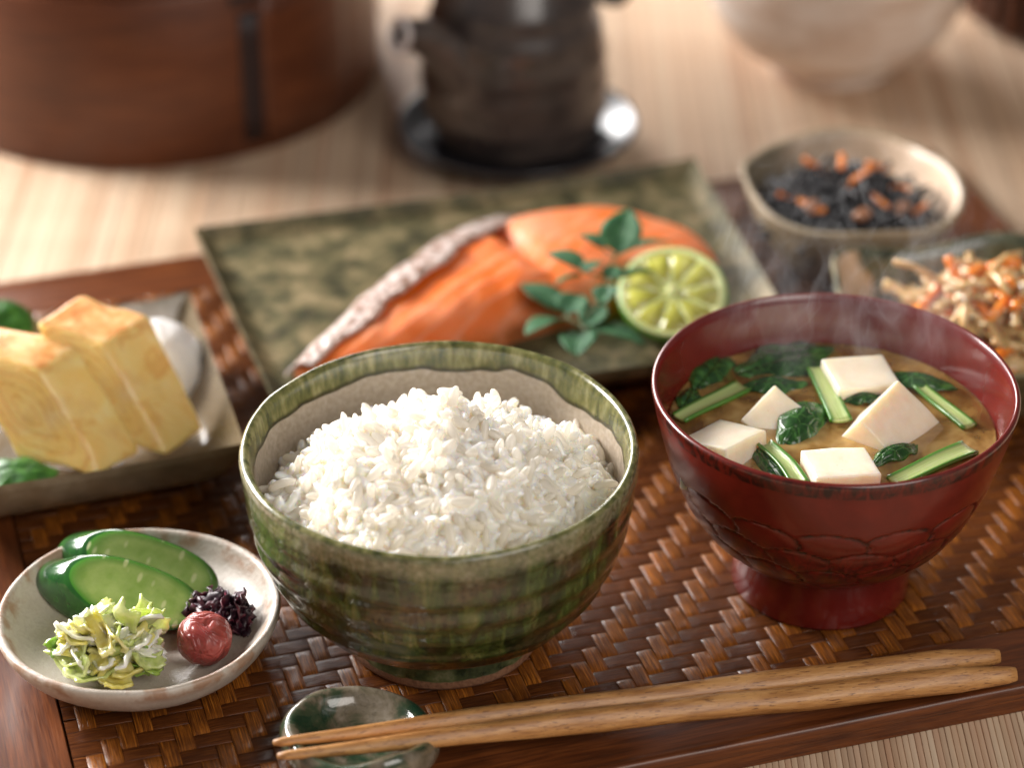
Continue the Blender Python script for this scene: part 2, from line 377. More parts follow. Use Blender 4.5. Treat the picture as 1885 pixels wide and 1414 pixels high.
@material
def sesame(n): return n.pbr((.72, .60, .40), .4)

for k_ in ('kinome',):
    for nd in MATS[k_].node_tree.nodes:
        if nd.type == 'BSDF_PRINCIPLED': nd.inputs['Coat Weight'].default_value = 0.; nd.inputs['Specular IOR Level'].default_value = .3
# ---------------------------------------------------------------- mesh helpers
def mesh(name, verts, faces, mats, parent=None, loc=(0, 0, 0), rot=None, smooth=True, midx=None, uvs=None, sharp=None, attr=None):
    me = bpy.data.meshes.new(name)
    v = np.asarray(verts, dtype=float)*S
    me.from_pydata(v.tolist(), [], [tuple(int(i) for i in f) for f in faces])
    for m in (mats if isinstance(mats, (list, tuple)) else [mats]): me.materials.append(M(m))
    if midx is not None: me.polygons.foreach_set('material_index', list(midx))
    me.polygons.foreach_set('use_smooth', [smooth]*len(me.polygons))
    if uvs is not None:
        l = me.uv_layers.new(name='UVMap'); li = np.empty(len(me.loops), dtype=np.int32); me.loops.foreach_get('vertex_index', li)
        l.data.foreach_set('uv', np.asarray(uvs)[li].ravel())
    if attr is not None:
        a = me.attributes.new('groove', 'FLOAT', 'POINT'); a.data.foreach_set('value', np.asarray(attr, dtype=float))
    bm = bmesh.new(); bm.from_mesh(me); bmesh.ops.recalc_face_normals(bm, faces=bm.faces); bm.to_mesh(me); bm.free()
    if sharp: me.set_sharp_from_angle(angle=R(sharp))
    me.update()
    return link(name, me, parent, loc, rot)
def link(name, me, parent=None, loc=(0, 0, 0), rot=None):
    o = bpy.data.objects.new(name, me); COL.objects.link(o); o.location = Vector(loc)*S
    if rot is not None: o.rotation_euler = rot if isinstance(rot, Euler) else Euler(rot)
    if parent: o.parent = parent
    return o
def tag(o, label=None, cat=None, group=None, kind=None):
    if label: o['label'] = label
    if cat: o['category'] = cat
    if group: o['group'] = group
    if kind: o['kind'] = kind
    return o
def thing(name, label, cat, loc=(0, 0, 0), rot=(0, 0, 0), group=None):
    return tag(link(name, None, None, loc, rot), label, cat, group)
def catmull(pts, n):
    P = [np.array(p, float) for p in pts]; P = [2*P[0]-P[1]]+P+[2*P[-1]-P[-2]]; out = []
    m = len(P)-3
    for i in range(n):
        t = i/(n-1)*m; k = min(int(t), m-1); t -= k
        a, b, c, d = P[k:k+4]
        out.append(.5*((2*b)+(-a+c)*t+(2*a-5*b+4*c-d)*t*t+(-a+3*b-3*c+d)*t**3))
    return np.array(out)
def lathe(name, prof, mats, parent=None, loc=(0, 0, 0), n=96, f=None, seg_mat=None, rot=None, attr_f=None, sharp=None):
    """closed turned shape; prof = [(r, z)] from the axis outside up to the rim and back inside to the axis"""
    V, F, mi, at = [], [], [], []
    K = len(prof)
    for k in range(1, K-1):
        for i in range(n):
            th = 2*PI*i/n; r, z = prof[k]
            if f: r, z = f(th, r, z, k)
            V.append((r*cos(th), r*sin(th), z)); at.append(attr_f(th, r, z, k) if attr_f else 0)
    for k in (0, K-1):
        r, z = prof[k]; V.append((0, 0, z)); at.append(0)
    b, t = len(V)-2, len(V)-1
    for k in range(K-3):
        for i in range(n):
            j = (i+1) % n; F.append((k*n+i, k*n+j, (k+1)*n+j, (k+1)*n+i)); mi.append(seg_mat(k+1) if seg_mat else 0)
    for i in range(n):
        j = (i+1) % n
        F.append((b, j, i)); mi.append(seg_mat(0) if seg_mat else 0)
        F.append((t, (K-3)*n+i, (K-3)*n+j)); mi.append(seg_mat(K-2) if seg_mat else 0)
    return mesh(name, V, F, mats, parent, loc, rot, midx=mi, attr=at if attr_f else None, sharp=sharp)
def fbm(x, y, z=0, s=1, o=3):
    return mn.fractal(Vector((x*s, y*s, z*s)), 1., 2., o)
def sheet(name, G, th, mats, parent=None, loc=(0, 0, 0), rot=None, uv=True, mi=0):
    """closed thick sheet from a grid of points G[nu][nv]"""
    G = np.array(G, float); nu, nv = G.shape[:2]
    du = np.gradient(G, axis=0); dv = np.gradient(G, axis=1); N = np.cross(du, dv); N /= np.linalg.norm(N, axis=2, keepdims=True)+1e-9
    t = np.full((nu, nv, 1), th/2)
    A = (G+N*t).reshape(-1, 3); B = (G-N*t).reshape(-1, 3); V = np.vstack([A, B]); o = nu*nv; F = []
    for i in range(nu-1):
        for j in range(nv-1):
            a, b, c, d = i*nv+j, i*nv+j+1, (i+1)*nv+j+1, (i+1)*nv+j
            F.append((a, d, c, b)); F.append((o+a, o+b, o+c, o+d))
    for i in range(nu-1):
        for j in (0, nv-1):
            a, d = i*nv+j, (i+1)*nv+j; F.append((a, d, o+d, o+a))
    for j in range(nv-1):
        for i in (0, nu-1):
            a, d = i*nv+j, i*nv+j+1; F.append((a, d, o+d, o+a))
    U = [(i/(nu-1), j/(nv-1)) for i in range(nu) for j in range(nv)]*2
    return mesh(name, V, F, mats, parent, loc, rot, uvs=U)
def tube(name, path, rad, mats, parent=None, loc=(0, 0, 0), n=8, cap=True, sx=1., sy=1., tw=0., fr=None, rot=None, hollow=None):
    P = np.array(path, float); K = len(P); T = np.gradient(P, axis=0); T /= np.linalg.norm(T, axis=1, keepdims=True)
    up = np.array((0, 0, 1.)) if abs(T[0][2]) < .9 else np.array((1., 0, 0)); V, F = [], []
    r = [rad]*K if not hasattr(rad, '__len__') else rad
    for k in range(K):
        a = np.cross(up, T[k]); a /= np.linalg.norm(a); b = np.cross(T[k], a); up = b
        for i in range(n):
            th = 2*PI*(i+.5)/n+tw*k; q = r[k]*(fr(k, i) if fr else 1)
            V.append(P[k]+a*cos(th)*q*sx+b*sin(th)*q*sy)
    for k in range(K-1):
        for i in range(n):
            j = (i+1) % n; F.append((k*n+i, k*n+j, (k+1)*n+j, (k+1)*n+i))
    if cap:
        V.append(P[0]-T[0]*r[0]*.3); V.append(P[-1]+T[-1]*r[-1]*.3); o = len(V)-2
        for i in range(n):
            j = (i+1) % n; F.append((o, j, i)); F.append((o+1, (K-1)*n+i, (K-1)*n+j))
    return mesh(name, V, F, mats, parent, loc, rot)
def rounded_box(name, sx, sy, sz, r, mats, parent=None, loc=(0, 0, 0), rot=None, cuts=3, wob=0., topmat=None):
    bm = bmesh.new(); bmesh.ops.create_cube(bm, size=1)
    for v in bm.verts: v.co = Vector((v.co.x*sx, v.co.y*sy, v.co.z*sz))
    bmesh.ops.bevel(bm, geom=bm.edges[:], offset=r, segments=3, affect='EDGES', profile=.5)
    bmesh.ops.subdivide_edges(bm, edges=[e for e in bm.edges if e.calc_length() > .4], cuts=cuts, use_grid_fill=True)
    V = []
    for v in bm.verts:
        c = v.co
        if wob:
            d = mn.noise_vector(c*.9+Vector((sx*7, sy*3, sz*5)))*wob; c = c+d
        V.append(tuple(c))
    F = [[v.index for v in f.verts] for f in bm.faces]; bm.verts.ensure_lookup_table()
    mi = [1 if (topmat and f.calc_center_median().z > sz*.5-.03) else 0 for f in bm.faces]
    bm.free()
    o = mesh(name, V, F, mats, parent, loc, rot, midx=mi, sharp=60); return o
def quad_dish(name, C, th, rim, lip, mats, parent, nx=48, ny=36, warp=None, z0=.35, seg_mat=None):
    """dish over a four-cornered outline C (front left, front right, back right, back left), edges turned up"""
    C = [np.array(c, float) for c in C]
    def P(u, v): return (C[0]*(1-u)+C[1]*u)*(1-v)+(C[3]*(1-u)+C[2]*u)*v
    W = np.linalg.norm(C[1]-C[0]); D = np.linalg.norm(C[3]-C[0]); V, F = [], []
    for s in (0, 1):
        for i in range(nx+1):
            for j in range(ny+1):
                u = .5-.5*cos(PI*i/nx); v = .5-.5*cos(PI*j/ny)
                p = P(u, v); d = min(min(u, 1-u)*W, min(v, 1-v)*D); e = max(0, 1-d/lip)
                z = z0+(rim-z0)*e*e*(1.25-.25*e)+(warp(u, v) if warp else 0)
                z += .05*fbm(p[0], p[1], 0, .35)
                if s: z -= th*(1-.35*e)
                V.append((p[0], p[1], z))
    m = (nx+1)*(ny+1)
    for i in range(nx):
        for j in range(ny):
            a, b, c, d = i*(ny+1)+j, (i+1)*(ny+1)+j, (i+1)*(ny+1)+j+1, i*(ny+1)+j+1
            F.append((a, b, c, d)); F.append((m+a, m+d, m+c, m+b))
    ring = [i*(ny+1) for i in range(nx+1)]+[nx*(ny+1)+j for j in range(1, ny+1)]+[i*(ny+1)+ny for i in range(nx-1, -1, -1)]+[j for j in range(ny-1, 0, -1)]
    for k in range(len(ring)):
        a, b = ring[k], ring[(k+1) % len(ring)]; F.append((a, b, m+b, m+a))
    return mesh(name, V, F, mats, parent, smooth=True, sharp=70)

TZ = -.9                                    # table level; the tray's top is z = 0
# ================================================================ the setting
tag(mesh('tabletop', [(-90, -45, TZ-.25), (110, -45, TZ-.25), (110, 140, TZ-.25), (-90, 140, TZ-.25)], [(0, 1, 2, 3)], 'table_wood'), kind='structure')
mat_ = thing('reed_mat', 'pale straw-coloured mat of thin parallel reeds spread under tray and dishes', 'mat', (0, 0, TZ-.24))
def reed_pts(x, wd=.1885):
    cs = [(-.5, 0), (-.5, .19), (-.40, .215), (0, .225), (.40, .215), (.5, .19), (.5, 0)]
    return [(x+a*wd, y, z) for y in (-40, 10, 50, 130) for a, z in cs]
def reed_faces(o=0):
    F = []
    for k in range(3):
        for i in range(6): F.append((o+k*7+i, o+k*7+i+1, o+(k+1)*7+i+1, o+(k+1)*7+i))
    F.append(tuple(o+i for i in range(7))); F.append(tuple(o+21+i for i in range(6, -1, -1))); return F
PIT = .19
r0 = mesh('reed', reed_pts(0), reed_faces(), 'reed', mat_, ((-150+.5)*PIT+1.5*PIT*5, 0, 0), sharp=40)
X0 = -142
for i in range(300):
    o = r0 if i == 0 else r0.copy()
    if i: COL.objects.link(o)
    o.location = ((X0+i+.5)*PIT*S, 0, random.uniform(-.012, .012)*S); o.rotation_euler = (0, 0, random.uniform(-.0006, .0006))
V, F = [], []
for i in list(range(-420, X0))+list(range(X0+300, 480)):
    F += reed_faces(len(V)); V += reed_pts((i+.5)*PIT)
tag(mesh('outer_reeds', V, F, 'reed', mat_, sharp=40), kind='stuff')
mesh('backing', [(-80, -40, -.008), (91, -40, -.008), (91, 130, -.008), (-80, 130, -.008)], [(0, 1, 2, 3)], 'reed', mat_)

# ---------------------------------------------------------------- tray, its own frame turned 16.9 degrees
tray = thing('serving_tray', 'dark reddish-brown wooden tray with twill-woven bamboo inlay under the meal', 'tray', (0, 0, 0), (0, 0, R(16.9)))
U0, U1, V0, V1 = -14.7, 28.7, -8.02, 25.8       # outer
A0, A1, B0, B1 = -12.0, 26.0, -5.3, 23.1        # woven field
def border(a, b, c, d, name='border', rot=0):
    """board with mitred ends: a,b outer edge, c,d inner edge (u,v); rounded outer lip"""
    a, b, c, d = (np.array(q, float) for q in (a, b, c, d)); n_ = 60; prof = []
    for t, z in ((0, TZ+.0), (-.003, TZ+.12), (.012, -.42), (.004, -.40), (-.006, -.30), (.0, -.12), (.012, .0), (.035, .05), (.07, .06), (.11, .03), (.16, .0), (.5, -.015), (.93, 0), (.985, 0), (1., -.05), (1., -.5)): prof.append((t, z))
    V, F, K = [], [], len(prof)
    for i in range(n_+1):
        s = i/n_; o_ = a*(1-s)+b*s; q = d*(1-s)+c*s
        for t, z in prof: V.append(tuple(o_*(1-t)+q*t)+(z+(.015*fbm(o_[0]*.4, o_[1]*.4, t*3) if 0 < t < .97 else 0),))
    for i in range(n_):
        for k in range(K-1): F.append((i*K+k, (i+1)*K+k, (i+1)*K+k+1, i*K+k+1))
    F.append(tuple(range(K))); F.append(tuple(n_*K+k for k in range(K-1, -1, -1)))
    if rot:                                    # a board whose grain runs along its own length
        ang = PI/2; m = Matrix.Rotation(-ang, 3, 'Z'); V = [tuple(m @ Vector(v)) for v in V]
        return mesh(name, V, F, 'tray_wood', tray, rot=(0, 0, ang), sharp=50)
    return mesh(name, V, F, 'tray_wood', tray, sharp=50)
g = .012
border((U0, V0), (U1, V0), (A1, B0), (A0, B0))
border((U1, V1), (U0, V1), (A0, B1), (A1, B1))
border((U1+g, V0+g), (U1+g, V1-g), (A1+g, B1-g), (A1+g, B0+g), rot=1)
border((U0-g, V1-g), (U0-g, V0+g), (A0-g, B0+g), (A0-g, B1-g), rot=1)
mesh('base_panel', [(A0, B0, -.42), (A1, B0, -.42), (A1, B1, -.42), (A0, B1, -.42), (A0, B0, TZ+.02), (A1, B0, TZ+.02), (A1, B1, TZ+.02), (A0, B1, TZ+.02)],
     [(0, 1, 2, 3), (4, 7, 6, 5), (0, 4, 5, 1), (1, 5, 6, 2), (2, 6, 7, 3), (3, 7, 4, 0)], 'dark_bark', tray, smooth=False)
PU, PV = .53, .60
i0 = int((A0-8.02)/PU); i1 = int((A1-8.02)/PU); j0 = int((B0+.5)/PV); j1 = int((B1+.5)/PV)
def over(i, j): return ((i-j) % 4) in (0, 1)     # does warp i lie over weft j
HZ = .048
def strip(is_warp, idx):
    wd = (PU if is_warp else PV)*(.97 if is_warp else .985)
    other = range(j0-1, j1+1) if is_warp else range(i0-1, i1+1); pit = PV if is_warp else PU
    st = [(pit*k, (1 if over(idx, k) else -1) if is_warp else (-1 if over(k, idx) else 1)) for k in other]
    lo, hi = (B0+.5, B1+.5) if is_warp else (A0-8.02, A1-8.02)
    ts, zs = [], []
    for (t, s_) in st:
        for q in (.09, .30, .70, .91):
            x = t+q*pit
            if lo < x < hi:
                # neighbours decide how the ribbon bends
                k = round(t/pit); nb = k+1 if q > .5 else k-1
                sn = ((1 if over(idx, nb) else -1) if is_warp else (-1 if over(nb, idx) else 1))
                edge = q in (.09, .91); hz = .046 if is_warp else .022
                z = s_*hz
                if edge and sn != s_: z = s_*hz*.45
                ts.append(x); zs.append(z)
    V, F, UVs = [], [], []
    cs = [(-.5, -.034), (-.5, .008), (-.475, .020), (-.25, .0235), (.0, .025), (.25, .0235), (.475, .018), (.5, .006), (.5, -.034)]
    if not is_warp: cs = [(a, b) for a, b in cs]
    K = len(cs); ph = random.random()*50
    for t, z in zip(ts, zs):
        jit = .010*mn.noise(Vector((t*.8, ph, 0)))
        for (a, b) in cs:
            x = a*wd+jit; zz = z+b-.052
            V.append((x, t, zz) if is_warp else (t, x, zz)); UVs.append((t, (a+.5)*wd))
    m = len(ts)
    for k in range(m-1):
        for q in range(K-1): F.append((k*K+q, k*K+q+1, (k+1)*K+q+1, (k+1)*K+q))
        F.append((k*K, (k+1)*K, (k+1)*K+K-1, k*K+K-1))
    loc = (8.02+PU*(idx+.5), -.5, 0) if is_warp else (8.02, -.5+PV*(idx+.5), 0)
    o = mesh('bamboo_strip', V, F, 'warp_bamboo' if is_warp else 'weft_bamboo', tray, loc, uvs=UVs)
    return o
for i in range(i0, i1): strip(True, i)
for j in range(j0, j1): strip(False, j)

# ================================================================ rice bowl
rb = thing('rice_bowl', 'green-glazed stoneware rice bowl with throwing ridges on a low foot', 'bowl', (0.05, -.2, 0))
outer = catmull([(3.25, 1.28), (4.0, 1.62), (4.72, 2.25), (5.22, 3.1), (5.62, 4.2), (5.83, 5.3), (5.93, 6.2), (5.97, 6.7)], 60)
rim = [(5.97, 6.85), (5.93, 6.97), (5.85, 7.04), (5.77, 7.05), (5.69, 7.0), (5.63, 6.88)]
inner = catmull([(5.59, 6.7), (5.50, 6.0), (5.30, 4.8), (4.8, 3.2), (3.8, 1.9), (2., 1.3), (.3, 1.2)], 30)
prof = [(0, 1.1)]+[(2.3, 1.1), (2.75, 1.2)]+[tuple(p) for p in outer]+rim+[tuple(p) for p in inner]+[(0, 1.2)]
nin = 3+len(outer)+len(rim)-1
def rb_f(th, r, z, k):
    if k < 3: return r, z
    ins = k >= nin-2
    x, y = cos(th)*3, sin(th)*3
    d = .05*fbm(x, y, z*.3, .35, 2)
    if not ins:
        d += .035*sin(z*7.2+.4*sin(th*2)+.8)*(1 if z < 6.3 else .3)
        d += .07*max(0, mn.noise(Vector((x*1.1, y*1.1, z*1.4))))-.03
        d -= .05*math.exp(-((z-6.12)/.12)**2); d -= .04*math.exp(-((z-3.05-.1*sin(th))/.12)**2)
    z2 = z+(.05*sin(th*2+.7)+.03*fbm(x, y, 0, .5, 2))*(max(0, z-5)/2)
    return r+d, z2
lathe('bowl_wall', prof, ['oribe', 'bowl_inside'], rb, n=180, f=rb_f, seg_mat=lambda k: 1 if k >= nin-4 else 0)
foot = [(0, .94), (2.1, .94), (2.3, .5), (2.45, .0), (2.78, -.0), (2.98, .05), (3.05, .18), (3.02, .5), (2.90, .95), (2.95, 1.28), (3.2, 1.42), (0, 1.42)]
lathe('foot_ring', foot, 'oribe_foot', rb, n=120, f=lambda th, r, z, k: (r+.02*fbm(cos(th)*2, sin(th)*2, z), z))

# rice: 300 separate grains on the top, the rest as one mass
rice_t = thing('rice_mound', 'heaped mound of shiny cooked white rice in the green bowl', 'rice', (0.05, -.2, 0))
def mound(x, y):
    r = math.hypot(x, y); t = r/5.45
    z = 5.15+2.75*(1-t**2.0)*(1-.10*t)
    z += .62*fbm(x+3.3, y+1.7, 0, .62, 3)*(1-.3*t)
    z += .55*math.exp(-(((x-.15)/.55)**2+((y-.7)/.6)**2))
    z += .20*x/5*(-.3)
    z -= .75*max(0, y)/5+.55*max(0, .75*y-.55*x)/5
    return z
V, F = [(0, 0, mound(0, 0)-.28)], []
nr, na = 26, 64
for k in range(1, nr+1):
    for i in range(na):
        th = 2*PI*i/na; r = 5.38*k/nr; x, y = r*cos(th), r*sin(th)
        V.append((x, y, max(mound(x, y)-.13, 4.6)))
for i in range(na): F.append((0, 1+i, 1+(i+1) % na))
for k in range(nr-1):
    for i in range(na):
        j = (i+1) % na; F.append((1+k*na+i, 1+(k+1)*na+i, 1+(k+1)*na+j, 1+k*na+j))
b = len(V)
for i in range(na):
    th = 2*PI*i/na; V.append((4.3*cos(th), 4.3*sin(th), 2.7))
o_ = 1+(nr-1)*na
for i in range(na):
    j = (i+1) % na; F.append((o_+i, b+i, b+j, o_+j))
F.append(tuple(b+i for i in range(na-1, -1, -1)))
RBV, RBF = V, F
def grain_geo(seed):
    rr = random.Random(seed); L = rr.uniform(.30, .42); wv = rr.uniform(.12, .15); bend = rr.uniform(-.05, .05); V, F = [], []
    nk, n_ = 9, 8
    for k in range(1, nk):
        t = -cos(PI*k/nk); rad = wv*(1-abs(t)**2.6)**.5*(1.0-.10*t)
        for i in range(n_):
            a = 2*PI*i/n_; V.append((t*L, rad*cos(a)+bend*(1-t*t), rad*.80*sin(a)+.018*sin(3*t+seed)))
    V += [(-L, 0, 0), (L, 0, 0)]; o = len(V)-2
    for k in range(nk-2):
        for i in range(n_):
            j = (i+1) % n_; F.append((k*n_+i, k*n_+j, (k+1)*n_+j, (k+1)*n_+i))
    for i in range(n_):
        j = (i+1) % n_; F.append((o, j, i)); F.append((o+1, (nk-2)*n_+i, (nk-2)*n_+j))
    return V, F
GR = [grain_geo(s) for s in range(10)]
cv = Vector((2.19, -63.53, 48.65))
grains = []
cand = []
cell = {}
def try_place(x, y, lift, mind):
    k = (int(x/mind), int(y/mind))
    for a in (-1, 0, 1):
        for b in (-1, 0, 1):
            for (px, py) in cell.get((k[0]+a, k[1]+b), ()):
                if (px-x)**2+(py-y)**2 < mind*mind: return False
    cell.setdefault(k, []).append((x, y)); return True
for layer, (lift, mind, tries) in enumerate(((-.10, .26, 12000), (.0, .30, 9000), (.11, .40, 5000), (.21, .62, 900))):
    cell = {}
    for _ in range(tries):
        r = 5.36*math.sqrt(random.random()); th = random.uniform(0, 2*PI); x, y = r*cos(th), r*sin(th)
        if layer == 3 and fbm(x-7, y+4, 0, .6, 2) < -.05: continue
        if not try_place(x, y, lift, mind): continue
        e = .15; nx = (mound(x-e, y)-mound(x+e, y))/(2*e); ny = (mound(x, y-e)-mound(x, y+e))/(2*e)
        nrm = Vector((nx, ny, 1)).normalized()
        q = nrm.to_track_quat('Z', 'X').to_matrix() @ Matrix.Rotation(random.uniform(0, 2*PI), 3, 'Z') @ Matrix.Rotation(random.gauss(0, .45 if layer < 2 else .75), 3, 'Y') @ Matrix.Rotation(random.uniform(0, 6.28), 3, 'X')
        z = mound(x, y)+lift+random.uniform(-.04, .05)
        if r > 5.0: z = max(z, 4.7)
        grains.append((Vector((x, y, z)), q, random.randrange(10), random.uniform(.98, 1.25), layer))
# those that show largest: upper layers, facing the camera side
grains.sort(key=lambda g: -(g[4]*1.2+(-g[0].y)*.16+g[0].z*.45))
gm = []
for s, (GV, GF) in enumerate(GR):
    me = bpy.data.meshes.new('grain'); me.from_pydata([tuple(c*S for c in v) for v in GV], [], GF); me.materials.append(M('rice'))
    bm = bmesh.new(); bm.from_mesh(me); bmesh.ops.recalc_face_normals(bm, faces=bm.faces); bm.to_mesh(me); bm.free()
    me.polygons.foreach_set('use_smooth', [True]*len(me.polygons)); gm.append(me)
for (p, q, s, k, l) in grains[:300]:
    o = bpy.data.objects.new('grain', gm[s]); COL.objects.link(o); o.parent = rice_t; o.location = p*S; o.rotation_euler = q.to_euler(); o.scale = (k, k, k)
VV = []; FF = []; off = 0
for (p, q, s, k, l) in grains[300:]:
    GV, GF = GR[s]; VV.append((np.array(q)@np.array(GV).T).T*k+np.array(p)); FF += [tuple(a+off for a in f) for f in GF]; off += len(GV)
FF += [tuple(a+off for a in f) for f in RBF]; VV.append(np.array(RBV, float))
mass = tag(mesh('packed_grains', np.vstack(VV), FF, 'rice_mass', rice_t), kind='stuff')
md = mass.modifiers.new('fuse', 'REMESH'); md.mode = 'VOXEL'; md.voxel_size = .037*S; md.use_smooth_shade = True

# ================================================================ soup bowl
SBX, SBY, HS = 12.05, 2.58, 1.085
sb = thing('soup_bowl', 'dark red lacquered wooden soup bowl with carved scale pattern', 'bowl', (SBX, SBY, 0))
outer = catmull([(2.72, 1.55), (3.2, 1.78), (3.95, 2.45), (4.55, 3.35), (5.03, 4.5), (5.36, 5.6), (5.55, 6.4)], 110)
rim = [(5.60, 6.62), (5.60, 6.72), (5.55, 6.78), (5.48, 6.79), (5.43, 6.75)]
inner = catmull([(5.37, 6.5), (5.15, 5.7), (4.75, 4.4), (3.9, 3.0), (2.6, 2.2), (.3, 1.9)], 24)
prof = [(r, z*HS) for r, z in [(0, 1.55)]+[tuple(p) for p in outer]+rim+[tuple(p) for p in inner]+[(0, 1.9)]]
ni = 1+len(outer)
NS, RH, ZT = 15, .88, 4.95
def scale_pat(th, z):
    """carved overlapping scales: returns (depth, groove)"""
    u = th/(2*PI)*NS; best = None
    for row in range(4, -1, -1):
        zc = ZT-RH*row-.35
        off = .5*(row % 2)
        for i in (math.floor(u-off), math.floor(u-off)+1):
            du = (u-off-i)*1.15; dz = (z-zc)/1.0
            d = math.sqrt(du*du+(dz*1.02)**2)
            if d < .68 and dz > -.5: best = d; break
        if best is not None: break
    if best is None: return 0., 0.
    e = (.68-best); gr = math.exp(-(e/.06)**2)
    fade = min(1, max(0, (z-1.75)/.4))
    return (-.045*gr+.045*(1-(best/.68)**2)-.018)*fade, gr*fade
def sb_f(th, r, z, k):
    if k >= ni or z > 5.4 or k < 2: return r, z
    d, g_ = scale_pat(th, z); return r+d, z
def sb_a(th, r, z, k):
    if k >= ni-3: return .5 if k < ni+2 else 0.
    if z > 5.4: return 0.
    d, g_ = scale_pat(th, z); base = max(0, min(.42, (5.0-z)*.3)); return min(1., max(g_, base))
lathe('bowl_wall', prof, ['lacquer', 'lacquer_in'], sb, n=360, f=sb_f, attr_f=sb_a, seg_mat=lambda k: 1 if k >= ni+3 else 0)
foot = [(0, 1.54), (2.0, 1.54), (2.25, .3), (2.4, 0), (2.7, 0), (2.80, .03), (2.83, .12), (2.77, .8), (2.73, 1.4), (2.78, 1.56), (2.9, 1.64), (0, 1.64)]
lathe('foot_ring', [(r, z*HS) for r, z in foot], 'lacquer_in', sb, n=120)
SZ = 5.76; DY, DZ = -.40, .38
tag(lathe('miso_broth', [(0, 2.0)]+[tuple(p) for p in catmull([(2.5, 2.22), (3.8, 3.02), (4.68, 4.4), (4.97, 5.35), (5.03, SZ+.03)], 14)]+[(4.98, SZ+.02), (4.9, SZ), (3.2, SZ), (1.5, SZ), (0, SZ)], 'broth', None, (SBX, SBY, 0), n=96),
    'cloudy golden-brown miso broth filling the red bowl', 'soup')
# tofu cubes: centre, size, rotation in degrees, description
TOFU = [((13.15, 5.55, 5.15), (1.75, 1.45, 1.45), (4, 3, 14), 'flat-topped tofu cube at the far side of the soup, behind a green stem'),
        ((10.45, 3.65, 5.02), (1.35, 1.45, 1.45), (24, -26, 40), 'small half-sunk tofu cube with one corner up, left of the middle stem'),
        ((13.75, 3.0, 5.12), (1.75, 2.1, 1.6), (6, 36, -32), 'largest tofu cube, tipped on edge with a bright white slanting face'),
        ((8.62, 1.55, 5.28), (1.45, 1.85, 1.4), (-10, -10, -38), 'tofu cube leaning against the left wall of the red bowl'),
        ((11.95, .1, 5.25), (1.7, 1.45, 1.5), (-3, 3, 10), 'level tofu cube nearest the camera against the front rim')]
for c, s_, r_, lab in TOFU:
    tag(rounded_box('tofu_cube', *(q*1.18 for q in s_), .06, 'tofu', None, (c[0], c[1]+DY, c[2]+DZ-.14), tuple(R(a) for a in r_), cuts=5, wob=.05), lab, 'tofu', 'tofu cubes in the soup')
# greens
def soup_leaf(name, lab, cx, cy, z, L, W, ang, seed, tilt=(0, 0), hump=.25, th=.04, group='greens in the soup', mat='soup_green'):
    if mat == 'soup_green': cy += DY; z += DZ-.07
    nu, nv = 34, 22; G = []
    for i in range(nu):
        u = i/(nu-1); wl = W*(sin(PI*min(1, (u*.95+.03)**1.15))**.8)*(1+.35*mn.noise(Vector((u*5, seed, 0)))); row = []
        for j in range(nv):
            v = j/(nv-1)*2-1; x = (u-.5)*L; y = v*wl*.5
            x += .10*mn.noise(Vector((v*5, seed+5, u*2)))
            e = abs(v)
            zz = hump*(1-v*v)*sin(PI*u)++.16*fbm(x+seed, y-seed, 0, .8, 2)*(.3+.7*e)+.05*sin(u*17+seed)*e*e - .06*math.exp(-(v/.1)**2)
            row.append((x, y, zz))
        G.append(row)
    o = sheet(name, G, th, mat, None, (cx, cy, z), (R(tilt[0]), R(tilt[1]), R(ang)))
    return tag(o, lab, 'leaf', group)
def soup_stem(lab, p, q, W, z0, z1, th=.12, par=None, seed=0, curl=.12):
    W *= 1.35; curl *= .55; z0 += DZ; z1 += DZ
    p, q = np.array(p, float)+(0, DY), np.array(q, float)+(0, DY); d = q-p; L = np.hypot(*d); nrm = np.array((-d[1], d[0]))/L; G = []
    for i in range(18):
        t = i/17; row = []
        for j in range(9):
            v = j/8*2-1; w_ = W*(.5+.12*t); c = p+d*t+nrm*v*w_+nrm*.12*sin(PI*t)*curl*4
            row.append((c[0], c[1], z0+(z1-z0)*t+curl*v*v+.03*sin(5*t+seed)))
        G.append(row)
    G = np.array(G); cc = G.reshape(-1, 3).mean(0)
    return tag(sheet('sliced_greens', G-cc, th, 'soup_stem', None, tuple(cc)), lab, 'vegetable', 'greens in the soup')
soup_stem('pale green stem slanting at the left side of the soup', (7.35, 3.25), (9.5, 5.35), .42, 5.48, 5.38, seed=1)
soup_stem('pale green stem pointing at the camera in the middle of the soup', (11.85, 6.1), (12.35, 3.1), .42, 5.55, 5.50, seed=2)
soup_stem('dark green thin stem at the right, below the right-hand leaf', (15.0, 5.2), (16.3, 2.9), .32, 5.5, 5.38, seed=3)
soup_stem('pale green stem at the front right, right of the nearest tofu', (13.55, -.15), (16.1, 1.65), .45, 5.45, 5.45, seed=4)
soup_stem('short folded green stem standing beside the nearest tofu cube', (9.85, 1.6), (10.75, -.45), .36, 5.62, 5.5, th=.10, seed=5, curl=.3)
soup_leaf('green_leaf', 'ruffled dark green leaf edging the short stem by the nearest tofu', 9.95, .75, 5.45, 2.6, .8, -68, 3.1, (25, 0))
soup_leaf('green_leaf', 'pointed green leaf at the back left wall of the red bowl', 8.55, 6.3, 5.42, 2.4, 1.6, 62, 7.7, (8, 0))
soup_leaf('green_leaf', 'broad dark leaf lying at the far side behind the tofu', 11.0, 6.9, 5.40, 3.6, 2.3, 24, 1.3, (4, 0))
soup_leaf('green_leaf', 'crumpled leaf patch beside the far left of the middle stem', 10.4, 5.4, 5.42, 2.3, 1.1, 5, 9.9)
soup_leaf('green_leaf', 'wrinkled dark leaf in the centre of the soup between tofu cubes', 11.1, 3.0, 5.44, 2.7, 1.5, 58, 12.1, (14, -4), .4)
